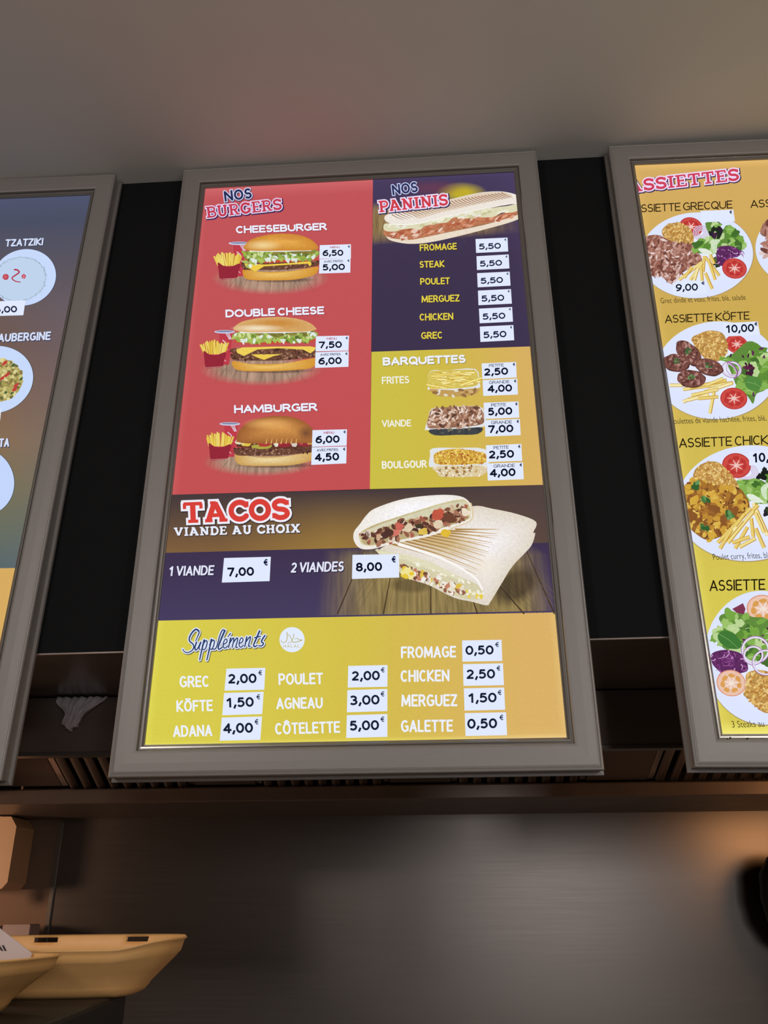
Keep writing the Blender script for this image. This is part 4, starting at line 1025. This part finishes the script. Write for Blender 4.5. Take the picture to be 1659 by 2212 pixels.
def meat(A, reg, n, sz, base=(150, 98, 84)):
    A.poly(catmull(reg, 3, True), base, 'ink_meat'); A.scatter(reg, n, sz, [(172, 122, 108), (132, 82, 70), (206, 170, 160), (112, 66, 58), (226, 204, 200), (186, 138, 124), (150, 96, 82)], 2.7)

# Greek plate
A = Art(BR, 0.0003, *E1)
plate(A, 945, 1208, 565, 428, -.06)
tomato(A, 890, 925, 118, .3, .8); [onion(A, 990, 985, 82 - 16 * k, 76 - 15 * k, 10) for k in range(4)]
bulgur(A, [(600, 960), (660, 900), (760, 884), (860, 920), (910, 1000), (910, 1090), (840, 1120), (700, 1080), (620, 1030)], 230, 13)
meat(A, [(400, 1060), (520, 1005), (620, 1030), (720, 1080), (880, 1100), (960, 1180), (1000, 1270), (900, 1320), (800, 1390), (700, 1500), (590, 1420), (480, 1410), (400, 1300)], 330, 30)
greens(A, [(1030, 890), (1150, 885), (1200, 960), (1250, 910), (1350, 980), (1430, 1100), (1400, 1160), (1250, 1130), (1100, 1180), (960, 1190), (910, 1120), (1000, 1060), (1080, 1040)], 36, 62)
dark_leaf(A, 1130, 980, 75); dark_leaf(A, 1150, 1280, 70, ((52, 62, 40), (84, 106, 54), (44, 40, 44)))
cabbage(A, [(1150, 1140), (1290, 1120), (1390, 1180), (1350, 1230), (1250, 1250), (1200, 1320), (1150, 1280)], 46, 70)
A.smooth([(1090, 1060), (1180, 1060), (1150, 1110), (1140, 1190), (1100, 1160), (1085, 1110)], (206, 226, 190), 'ink_soft'); A.smooth([(960, 1150), (1040, 1150), (1100, 1195), (1020, 1205)], (226, 236, 220), 'ink_soft')
tomato(A, 1322, 1345, 124, .2, .82)
pfries(A, [(1000, 1280, 770, 1460), (1020, 1220, 1010, 1380), (1000, 1290, 880, 1460), (1030, 1230, 1170, 1420), (1060, 1250, 1130, 1460), (990, 1330, 1000, 1470), (1030, 1390, 1100, 1550), (960, 1340, 920, 1465), (900, 1330, 820, 1440), (1080, 1210, 1120, 1300)], 32)
A.build('food_picture', rp, 'printed plate of sliced meat, bulgur, fries and salad under ASSIETTE GRECQUE')
# second column plate, cut by the picture edge
A = Art(BR, 0.0003, *E1)
plate(A, 2105, 1120, 572, 420, -.06)
meat(A, [(1580, 990), (1640, 860), (1800, 840), (1900, 960), (1900, 1200), (1760, 1260), (1610, 1180), (1640, 1090), (1660, 1040)], 70, 55, (160, 116, 100))
bulgur(A, [(1900, 900), (2050, 860), (2180, 900), (2200, 1020), (2060, 1060), (1930, 1030)], 120, 13)
greens(A, [(2220, 920), (2450, 980), (2560, 1120), (2400, 1240), (2200, 1150)], 16, 62); tomato(A, 2350, 1330, 110, .2, .82)
pfries(A, [(2060, 1250, 1860, 1420), (2080, 1260, 1960, 1440), (2100, 1270, 2080, 1450), (2120, 1270, 2200, 1430)], 32)
A.build('food_picture', rp, 'printed plate of grilled meat to the right of the Greek plate')
# kofte plate
A = Art(BR, 0.0003, *E2)
plate(A, 1050, 775, 735, 585, -.07)
tomato(A, 1285, 465, 140, .4, .78)
bulgur(A, [(745, 400), (830, 340), (960, 300), (1110, 330), (1170, 450), (1170, 560), (1090, 660), (940, 650), (830, 560)], 260, 17)
greens(A, [(1420, 430), (1560, 480), (1650, 600), (1700, 800), (1640, 1000), (1520, 1060), (1480, 1180), (1420, 1100), (1280, 960), (1240, 860), (1150, 640), (1250, 570)], 40, 84, 14)
dark_leaf(A, 1440, 790, 80, ((76, 30, 56), (96, 40, 70), (60, 40, 50))); A.blob(1480, 940, 110, 90, (84, 138, 66), .2, 14, .1); A.stroke([(1400, 920), (1500, 940), (1580, 990)], 6, (140, 180, 110), 3)
onion(A, 1220, 770, 125, 100, 26, .2); onion(A, 1240, 760, 90, 84, 18, .9)
A.stroke([(1180, 690), (1250, 740), (1290, 810), (1260, 880)], 30, (150, 96, 150), 14, k=4); A.stroke([(1180, 695), (1245, 745), (1280, 812)], 12, (222, 206, 232), 6, k=4)
pfries(A, [(640, 960, 480, 960), (1240, 930, 640, 1010), (1160, 900, 720, 990), (1100, 950, 640, 1160), (1120, 880, 920, 960), (1010, 1040, 960, 1300), (950, 1070, 700, 1140), (1230, 935, 1000, 1010), (1060, 1100, 820, 1120), (1060, 1010, 740, 1080)], 42)
for (x, y, rx, ry, rot) in [(700, 570, 190, 110, .75), (555, 690, 160, 108, .15), (945, 745, 170, 100, .25), (730, 885, 172, 108, .1)]:
    A.blob(x + 5, y + 8, rx, ry, (84, 50, 46), rot, 18, .05); A.blob(x, y, rx * .97, ry * .94, (126, 80, 72), rot, 18, .05, 'ink_meat')
    A.scatter(ell(x, y, rx * .85, ry * .8, rot, 16), 46, 22, [(152, 104, 94), (106, 64, 58), (176, 134, 124), (92, 54, 50)], 1.8)
    A.scatter(ell(x, y - 10, 44, 34, rot, 10), 8, 18, [(82, 122, 70), (58, 96, 54), (110, 146, 92)], 1.6)
tomato(A, 1240, 1130, 162, .1, .8)
A.build('food_picture', rp, 'printed plate of kofte meatballs, bulgur, fries and salad under ASSIETTE KÖFTE')
# chicken plate
A = Art(BR, 0.0003, *E3)
plate(A, 1400, 1005, 1010, 800, -.08)
[onion(A, 1370, 590, 155 - 26 * k, 130 - 22 * k, 14) for k in range(4)]
tomato(A, 1222, 485, 200, .2, .86)
dark_leaf(A, 1600, 580, 120, ((26, 28, 34), (40, 44, 44), (30, 34, 28)))
greens(A, [(1220, 700), (1400, 680), (1520, 670), (1660, 760), (1700, 960), (1600, 1020), (1440, 980), (1340, 900)], 24, 100)
A.smooth([(1560, 800), (1640, 730), (1700, 740), (1640, 820), (1640, 960), (1580, 900)], (210, 230, 196), 'ink_soft'); A.smooth([(1360, 890), (1460, 890), (1600, 990), (1450, 990)], (228, 238, 222), 'ink_soft')
greens(A, [(1700, 640), (1900, 560), (2150, 700), (2240, 900), (2120, 1040), (1900, 1010), (1720, 930)], 22, 110)
cabbage(A, [(1700, 1000), (1900, 1010), (2060, 1080), (1980, 1200), (1760, 1180)], 40, 90)
tomato(A, 2010, 1300, 190, .2, .84)
dark_leaf(A, 1650, 1100, 90, ((30, 36, 30), (52, 70, 40), (40, 34, 44)))
bulgur(A, [(640, 560), (720, 480), (840, 432), (980, 450), (1100, 560), (1200, 680), (1250, 800), (1150, 870), (900, 820), (640, 680)], 330, 19)
CH = [(560, 720), (640, 660), (800, 720), (1000, 780), (1250, 800), (1340, 900), (1400, 1040), (1260, 1180), (1150, 1340), (1000, 1470), (820, 1520), (680, 1450), (560, 1330), (480, 1100), (500, 850)]
A.poly(catmull(CH, 3, True), (156, 104, 48), 'ink_meat')
A.scatter(CH, 150, 62, [(206, 158, 62), (190, 138, 54), (222, 184, 84), (170, 116, 50), (214, 170, 66), (140, 88, 44)], 1.4, None, 'ink_soft', .22, 9)
A.scatter(CH, 60, 26, [(130, 82, 44), (236, 206, 110), (104, 64, 38)], 2.2, None, 'ink_soft')
for (x, y) in ((785, 955), (1125, 1180), (780, 1355), (670, 770)):
    for k in range(5): A.blob(x + R.uniform(-40, 40), y + R.uniform(-34, 34), 44, 28, R.choice([(74, 122, 62), (54, 98, 50), (104, 150, 90)]), R.uniform(0, 3), 10, .3)
pfries(A, [(1460, 1010, 1480, 1180), (1480, 1090, 1100, 1560), (1420, 1080, 960, 1560), (1420, 1220, 1450, 1480), (1490, 1100, 1650, 1460), (1480, 1150, 1600, 1420), (1480, 1360, 1600, 1630), (1370, 1340, 1200, 1640), (1300, 1250, 1050, 1540), (1480, 1500, 1260, 1620), (1400, 1480, 1160, 1560), (1150, 1380, 990, 1640), (1520, 1040, 1440, 1110), (1330, 1160, 1200, 1330)], 54)
A.build('food_picture', rp, 'printed plate of curry chicken, bulgur, fries and salad under ASSIETTE CHICKEN')
# steak plate
A = Art(BR, 0.0003, *E4)
plate(A, 960, 925, 585, 668, -.1)
tomato(A, 960, 440, 165, .2, .85, True)
A.poly([(652, 440), (760, 382), (785, 440), (765, 512), (700, 480)], (128, 56, 84), 'ink_soft')
greens(A, [(470, 680), (560, 620), (520, 540), (560, 490), (700, 480), (860, 520), (1000, 540), (1100, 700), (1050, 1000), (900, 960), (760, 860), (600, 850), (500, 760)], 46, 82, 6)
A.blob(620, 750, 130, 76, (66, 122, 56), .5, 14, .08); A.stroke([(520, 690), (620, 750), (710, 830)], 6, (130, 176, 104), 3)
cabbage(A, [(440, 900), (500, 860), (620, 850), (760, 900), (810, 1040), (740, 1080), (600, 1100), (500, 1040), (450, 980)], 90, 74)
tomato(A, 640, 1180, 148, .3, .88, True)
bulgur(A, [(790, 1090), (900, 1050), (1040, 1080), (1200, 1200), (1180, 1400), (1000, 1480), (880, 1410), (800, 1330), (760, 1290), (790, 1200)], 260, 20)
onion(A, 880, 850, 145, 140, 26); onion(A, 860, 905, 105, 100, 24); onion(A, 985, 975, 140, 132, 22)
meat(A, [(1080, 700), (1250, 650), (1400, 760), (1420, 1000), (1280, 1100), (1120, 960)], 50, 50, (110, 74, 60))
A.build('food_picture', rp, 'printed plate of steaks, bulgur and salad beside 3 Steaks caption')
# stickers
price_tag(BR, [(985, 765), (1312, 752), (1330, 868), (1003, 877)], [('€', .87, .95, .36, .32, NAVY, .012)], E1, 'blank white sticker with a small euro sign below GRECQUE')
price_tag(BR, [(705, 1480), (1040, 1465), (1050, 1590), (715, 1600)], [('9,00', .08, .74, .74, .60, INK, .02), ('€', .86, .96, .30, .30, NAVY, .012)], E1, 'white price sticker 9,00 on the Greek plate')
price_tag(BR, [(1118, 212), (1535, 190), (1565, 350), (1140, 370)], [('10,00', .06, .85, .75, .60, INK, .02), ('€', .89, .98, .33, .30, NAVY, .012)], E2, 'white price sticker 10,00 on the kofte plate')
price_tag(BR, [(1392, 285), (1940, 255), (1985, 450), (1400, 482)], [('10,00', .10, .82, .82, .66, INK, .02), ('€', .86, .95, .33, .30, NAVY, .012)], E3, 'white price sticker 10,00 on the chicken plate')
specks(BR, [(x, 1597 + R.uniform(-5, 5)) for x in (1572, 1578, 1590, 1600, 1615, 1640, 1652)])

# ------------------------------------------------------------------ left board
bl_root, BL = make_board(-0.13839 - BW, -0.01854, 'menu board of starters with TZATZIKI plate on a dim gradient', piv=-0.13839)
A = Art(BL, 0.0); A.n += 1
STOPS = [(0, (80, 86, 112)), (.06, (76, 80, 100)), (.2, (96, 88, 96)), (.34, (112, 90, 84)), (.44, (128, 100, 82)), (.52, (138, 112, 82)), (.60, (124, 116, 80)), (.68, (100, 112, 92)), (.735, (82, 104, 104))]
def leftf(u, v):
    if v <= .736:
        for (a, ca), (b, cb) in zip(STOPS, STOPS[1:]):
            if v <= b: c = lerp(ca, cb, (v - a) / (b - a)); break
        else: c = STOPS[-1][1]
        warm = lerp(c, (150, 104, 60), .5 * max(0, min(1, (.97 - u) * 2.2)) * max(0, 1 - abs(v - .5) * 2.6))
        return lerp(warm, (112, 106, 122), .35 * max(0, u - .8) * 5 * (v > .2))
    if v <= .853: return lerp((206, 160, 88), (216, 172, 98), u)
    return (214, 84, 84)
film_grid(A, leftf, [0, .3, .6, .75, .85, .92, 1], [0, .03, .06, .13, .2, .27, .34, .39, .44, .48, .52, .56, .6, .64, .68, .71, .735, .7361, .852, .8531, 1])
lp = A.build('menu_print', bl_root, 'back-lit printed film fading from blue through brown to green above orange')
F1 = (0, 360, 3.95); F2 = (0, 780, 3.95); F3 = (0, 520, 12.76); F4 = (0, 730, 5.53)
sh = SH((40, 44, 78), .04)
lettering(BL, lp, 'TZATZIKI', F1, (43, 683), (375, 670), 62, (214, 224, 250), .026, sh, .16)
lettering(BL, lp, 'AUBERGINE', F1, (-20, 1497), (440, 1478), 72, (214, 224, 250), .026, sh, .16)
lettering(BL, lp, 'FETA', F2, (-92, 740), (88, 728), 72, (214, 224, 250), .026, sh, .16)
BPL = (200, 218, 252)
A = Art(BL, 0.0003, *F3)
A.ellipse(690, 1010, 880, 770, (70, 66, 84), -.3, 72); A.ellipse(672, 1010, 880, 768, BPL, -.3, 72)
A.ellipse(540, 1060, 740, 600, (192, 212, 238), -.22, 60)
for k in range(300):
    a = 2 * math.pi * k / 300; q = 1 + R.uniform(-.03, .03)
    x, y = 735 * q * math.cos(a), 595 * q * math.sin(a); c, s_ = math.cos(-.22), math.sin(-.22)
    A.stroke([(540 + x * c - y * s_, 1060 + x * s_ + y * c), (540 + x * c - y * s_ + R.uniform(-36, 36), 1060 + x * s_ + y * c + R.uniform(-22, 22))], R.uniform(7, 16), R.choice([(96, 116, 92), (120, 140, 110), (84, 100, 84)]), 4, cap=False, level=A.n + k % 30)
A.n += 32
A.blob(158, 1000, 84, 84, (186, 66, 84), .4, 14, .06); A.blob(146, 1000, 50, 56, (206, 96, 104), .4); A.blob(655, 985, 62, 62, (196, 70, 92), .4, 10, .12); A.blob(655, 995, 30, 40, (220, 130, 146), .4)
A.stroke([(405, 800), (480, 810), (530, 870), (440, 945), (345, 1010), (345, 1060), (430, 1120), (560, 1142)], 46, (178, 58, 76), 26, k=5)
A.build('food_picture', lp, 'printed plate of white tzatziki with red garnish')
price_tag(BL, [(-900, 1700), (700, 1640), (640, 2050), (-900, 2095)], [('5,00', .49, .885, .80, .46, NAVY, .03)], F3, 'white price sticker 5,00 under the tzatziki plate')
lettering(BL, lp, '€', F3, (615, 1745), (685, 1740), 75, NAVY, .02)
A = Art(BL, 0.0003, *F4)
A.ellipse(-62, 498, 470, 400, (70, 62, 60), -.25, 72); A.ellipse(-68, 498, 468, 398, BPL, -.25, 72)
RG = ell(-60, 505, 335, 268, -.1, 20)
A.poly(RG, (176, 164, 96), 'ink_soft'); A.scatter(RG, 300, 26, [(206, 196, 126), (164, 150, 84), (222, 214, 156), (140, 124, 72), (112, 108, 66), (192, 178, 108)], 1.5, None, 'ink_soft')
for (x, y) in ((85, 440), (30, 480), (190, 570), (180, 610), (60, 300)): A.blob(x, y, 40, 18, (192, 70, 62), -.7, 8, .2)
for (x, y) in ((255, 490), (145, 660), (70, 650), (160, 330)): A.blob(x, y, 22, 14, (70, 96, 60), -.7, 8, .3)
A.build('food_picture', lp, 'printed plate of aubergine salad')
price_tag(BL, [(-420, 850), (15, 840), (0, 985), (-420, 1000)], [('€', .93, .985, .25, .25, NAVY, .02)], F4, 'white price sticker at the aubergine plate')
A = Art(BL, 0.0003, *F4)
A.ellipse(-196, 1720, 372, 400, (70, 82, 76), -.25, 72); A.ellipse(-202, 1720, 370, 398, (196, 214, 252), -.25, 72)
A.scatter(ell(-230, 1720, 220, 230, 0, 20), 40, 50, [(232, 238, 246), (214, 222, 236)], 1.3)
A.build('food_picture', lp, 'printed plate of feta')

# ================================================================== SMALL THINGS
def kpt(x, y, z): return KP + Matrix.Rotation(KY, 3, 'Z') @ Vector((x, y, z))
# crumpled clear plastic bag stuck under the bulkhead on the hood front
top = [(-0.655, .178), (-0.64, .170), (-0.622, .181), (-0.607, .172), (-0.590, .182), (-0.574, .170)]
nU, nV = 26, 14
vv, ff = [], []
for j in range(nV + 1):
    t = j / nV
    for i in range(nU + 1):
        u = i / nU
        xl = -0.672 + 0.024 * t ** .6 - 0.006 * math.sin(t * 7); xr = -0.582 - 0.040 * t ** .8 + 0.004 * math.sin(t * 6)
        x = xl + (xr - xl) * u
        z = .1795 - t * (.060 - 0.012 * abs(u - .45) * 2)
        y = -0.006 - 0.010 * math.sin(t * 2.6) - 0.006 * math.sin(u * 19 + 2 * t) * (.35 + t) - 0.004 * math.sin(u * 41 + t * 9) - .002 * R.random()
        vv.append(tuple(kpt(x, y, z)))
for j in range(nV):
    for i in range(nU):
        a = j * (nU + 1) + i; ff.append((a, a + 1, a + nU + 2, a + nU + 1))
bag = mesh_obj('plastic_bag', vv, ff, 'bag_film', None, True)
sm = bag.modifiers.new('film', 'SOLIDIFY'); sm.thickness = 0.0004
tag(bag, 'crumpled clear plastic bag stuck on the dark hood front', 'plastic bag')

# paper dispenser on the painted wall at the left
dp = empty('soap_dispenser', kpt(-1.035, YB - 0.060, -0.113), (0, 0, KY))
tag(dp, 'cream plastic wall dispenser with smoked window beside the steel splashback', 'dispenser')
bodyp = [(-0.075, 0.0), (0.045, 0.0), (0.056, 0.014), (0.056, 0.135), (0.040, 0.157), (-0.075, 0.157)]
nb = len(bodyp); v = [(x, -0.052, z) for x, z in bodyp] + [(x * .98, 0.058, z) for x, z in bodyp]
mesh_obj('body', v, [tuple(range(nb))[::-1] and tuple(range(nb)), tuple(range(nb, 2 * nb))[::-1]] + [(i, nb + i, nb + (i + 1) % nb, (i + 1) % nb) for i in range(nb)], 'cream_plastic', dp)
box('window', (-0.07, -0.012, -0.0545, -0.05, 0.012, 0.104), 'smoke_plastic', dp, .002, 1)
lathe('push_knob', [(0.004, -0.026), (0.012, -0.022), (0.014, -0.012), (0.010, 0.0)], 'cream_plastic', dp, 20).location = (-0.012, -0.02, 0)
lathe('lock', [(0.0045, -0.002), (0.0045, 0.002)], 'ink_black', dp, 14).location = (-0.006, -0.053, 0.006)

# pale cartons seen over the tray
for k, (xx, wd, hh) in enumerate([(-1.03, .075, .085), (-0.95, .062, .088)]):
    cb = empty('carton', kpt(xx, YB - 0.06, -0.275), (0, 0, KY))
    tag(cb, ['pale open carton beside the dispenser wall, behind the yellow tray', 'pale carton nearest the steel splashback, behind the yellow tray'][k], 'carton', 'pale cartons behind the trays')
    box('carton_body', (-wd / 2, wd / 2, -0.03, 0.03, 0, hh), 'carton_pale', cb, .003, 1)
    box('flap', (-wd / 2, wd / 2, -0.034, -0.031, hh * .62, hh * .99), 'carton_pale', cb)
sh_ = empty('wall_shelf', kpt(-1.06, YB - 0.06, -0.275), (0, 0, KY)); tag(sh_, 'plain shelf on the painted wall carrying pale cartons', 'shelf')
box('shelf_board', (-0.30, 0.16, -0.06, 0.07, -0.02, 0), 'carton_pale', sh_)
box('bracket', (0.10, 0.115, -0.03, 0.07, -0.07, -0.02), 'edge_metal', sh_); box('bracket', (-0.2, -0.185, -0.03, 0.07, -0.07, -0.02), 'edge_metal', sh_)

# black display counter
CT = CAM.z - 0.076
ang = math.atan2(.034, .293)
dc = empty('display_counter', (0.13, -0.32, 0)); dc.rotation_euler = (0, 0, ang)
tag(dc, 'black display counter carrying the yellow foam trays', 'counter')
box('top_panel', (-1.1, 0.0, -0.9, 0.145, CT - 0.030, CT), 'black_case', dc, .004, 2)
box('body', (-1.09, -0.012, -0.89, 0.135, 0, CT - 0.075), 'black_case', dc)
box('glass_panel', (-1.08, -0.016, -0.87, 0.115, CT - 0.075, CT - 0.030), 'case_glass', dc)
for yy in (0.118, -0.30, -0.88): box('corner_post', (-0.018, -0.002, yy, yy + 0.016, CT - 0.075, CT - 0.030), 'black_case', dc)

# yellow foam trays with two slots in the raised back rim
def tray_mesh(ls=1.0, slots=True):
    N = 112
    # even spacing of the points round the rim
    D = [2 * math.pi * k / 4000 for k in range(4001)]
    Q = [(.126 * math.copysign(abs(math.cos(t)) ** (2 / 3.4), math.cos(t)), .083 * math.copysign(abs(math.sin(t)) ** (2 / 3.4), math.sin(t))) for t in D]
    acc = [0.0]
    for p, q in zip(Q, Q[1:]): acc.append(acc[-1] + math.hypot(q[0] - p[0], q[1] - p[1]))
    TS, m = [], 0
    for k in range(N):
        while acc[m] < acc[-1] * k / N: m += 1
        TS.append(D[m])
    def loop(a, b, z, lift, e=3.4, r=0):
        L = []
        for k in range(N):
            t = TS[k]; c, s_ = math.cos(t), math.sin(t)
            x = a * math.copysign(abs(c) ** (2 / e), c); y = b * math.copysign(abs(s_) ** (2 / e), s_)
            up = max(0, min(1, (y / b + .25) / .9)); up = up * up * (3 - 2 * up)
            en = max(0, min(1, (abs(x) / a - .62) / .38)); en = en * en * (3 - 2 * en)
            L.append((x, y, z + ls * lift * max(up, en * .85)))
        return L
    outer = [(.086, .050, 0, 0), (.092, .056, .003, 0), (.096, .059, .008, 0.0), (.097, .060, .010, 0.0), (.108, .069, .020, .002), (.120, .078, .029, .008), (.1215, .0795, .0305, .009), (.1245, .0818, .0325, .011), (.1260, .0830, .0368, .0135), (.1275, .0842, .0408, .0155)]
    top = [(.1296, .0858, .0418, .016), (.1286, .0850, .0430, .0165)]
    inner = [(.1256, .0824, .0412, .0155), (.1241, .0812, .0372, .0135), (.1226, .0800, .0330, .011), (.1195, .0775, .0312, .009), (.118, .076, .0297, .008), (.106, .067, .0207, .002), (.094, .057, .010, 0.0), (.084, .048, .004, 0)]
    loops = [loop(*q) for q in outer + top + inner]
    v = [p for L in loops for p in L]; f = []
    nO = len(outer)
    hole = []
    # slots: quads between outer loops 7..9 and the matching inner loops
    ks = [k for k in range(N) if loops[8][k][1] > .06 and (-0.057 < loops[8][k][0] < -0.024 or 0.048 < loops[8][k][0] < 0.082)]
    kset = set(k for k in ks if (k + 1) % N in ks) if slots else set()
    for i in range(len(loops) - 1):
        for k in range(N):
            j = (k + 1) % N
            if k in kset and i in (8, nO + len(top)): continue
            f.append((i * N + k, i * N + j, (i + 1) * N + j, (i + 1) * N + k))
    ii = nO + len(top)                       # outer rows 8,9 face inner rows ii+1,ii
    for k in kset:
        j = (k + 1) % N
        f.append((8 * N + k, (ii + 1) * N + k, (ii + 1) * N + j, 8 * N + j)); f.append((9 * N + k, 9 * N + j, ii * N + j, ii * N + k))
        if (k - 1) % N not in kset: f.append((8 * N + k, 9 * N + k, ii * N + k, (ii + 1) * N + k))
        if j not in kset: f.append((8 * N + j, (ii + 1) * N + j, ii * N + j, 9 * N + j))
    f.append(tuple(range(N))[::-1]); L0 = (len(loops) - 1) * N; f.append(tuple(range(L0, L0 + N)))
    return v, f
v, f = tray_mesh(0.56)
TRZ = CT
t1 = mesh_obj('foam_tray', v, f, 'foam_yellow', None, True); t1.location = (0.043, -0.205, TRZ); t1.rotation_euler = (0, 0, math.radians(4))
tag(t1, 'yellow foam food tray with two slots in its raised rim, partly behind another tray', 'tray', 'yellow foam trays on the black counter')
v, f = tray_mesh(0.0, False)
t2 = mesh_obj('foam_tray', v, f, 'foam_yellow', None, True); t2.location = (-0.012, -0.402, TRZ); t2.rotation_euler = (0, 0, math.radians(-3))
tag(t2, 'yellow foam food tray with smooth rim standing before the slotted one', 'tray', 'yellow foam trays on the black counter')

# white card standing in the front tray
q = [(-70, 1962), (0, 2006), (69, 2059), (60, 2085), (-70, 2092)]
cr = empty('paper_card', at_y(-10, 2088, -0.335)); tag(cr, 'white paper card with black lettering leaning in the yellow tray', 'card')
P = [at_y(x, y, -0.335) - cr.location for x, y in q]
n5 = len(P)
mesh_obj('card_sheet', [tuple(p) for p in P] + [(p.x, p.y + 0.0012, p.z) for p in P], [tuple(range(n5)), tuple(range(n5, 2 * n5))[::-1]] + [(i, n5 + i, n5 + (i + 1) % n5, (i + 1) % n5) for i in range(n5)], 'card_white', cr)
def card_bar(x0, y0, x1, y1, wd):
    a, b = at_y(x0, y0, -0.3356) - cr.location, at_y(x1, y1, -0.3356) - cr.location
    c, d = at_y(x1 + wd, y1, -0.3356) - cr.location, at_y(x0 + wd, y0, -0.3356) - cr.location
    return [tuple(p) for p in (a, b, c, d)]
vs_ = card_bar(4, 2042, 10, 2054, 4) + card_bar(-5, 2042, 3, 2054, 4) + card_bar(-9, 2042, -7, 2054, 4)
mesh_obj('lettering', vs_, [(0, 1, 2, 3), (4, 5, 6, 7), (8, 9, 10, 11)], 'ink_black', cr)

# black rounded housing at the right, in front of the splashback
gh = empty('grill_housing', (1.246, 1.0, 0)); tag(gh, 'black rounded appliance housing standing before the warm-lit steel wall', 'appliance')
zc = at_y(1646, 1940, 1.0).z
lathe('housing', [(0.03, zc - .11), (0.058, zc - .09), (0.080, zc - .05), (0.086, zc), (0.080, zc + .05), (0.058, zc + .085), (0.03, zc + .10)], 'pan_black', gh)
lathe('column', [(0.03, 0.04), (0.03, zc - .10)], 'pan_black', gh, 24)
lathe('base', [(0.085, 0.0), (0.085, 0.03), (0.04, 0.045)], 'pan_black', gh, 32)
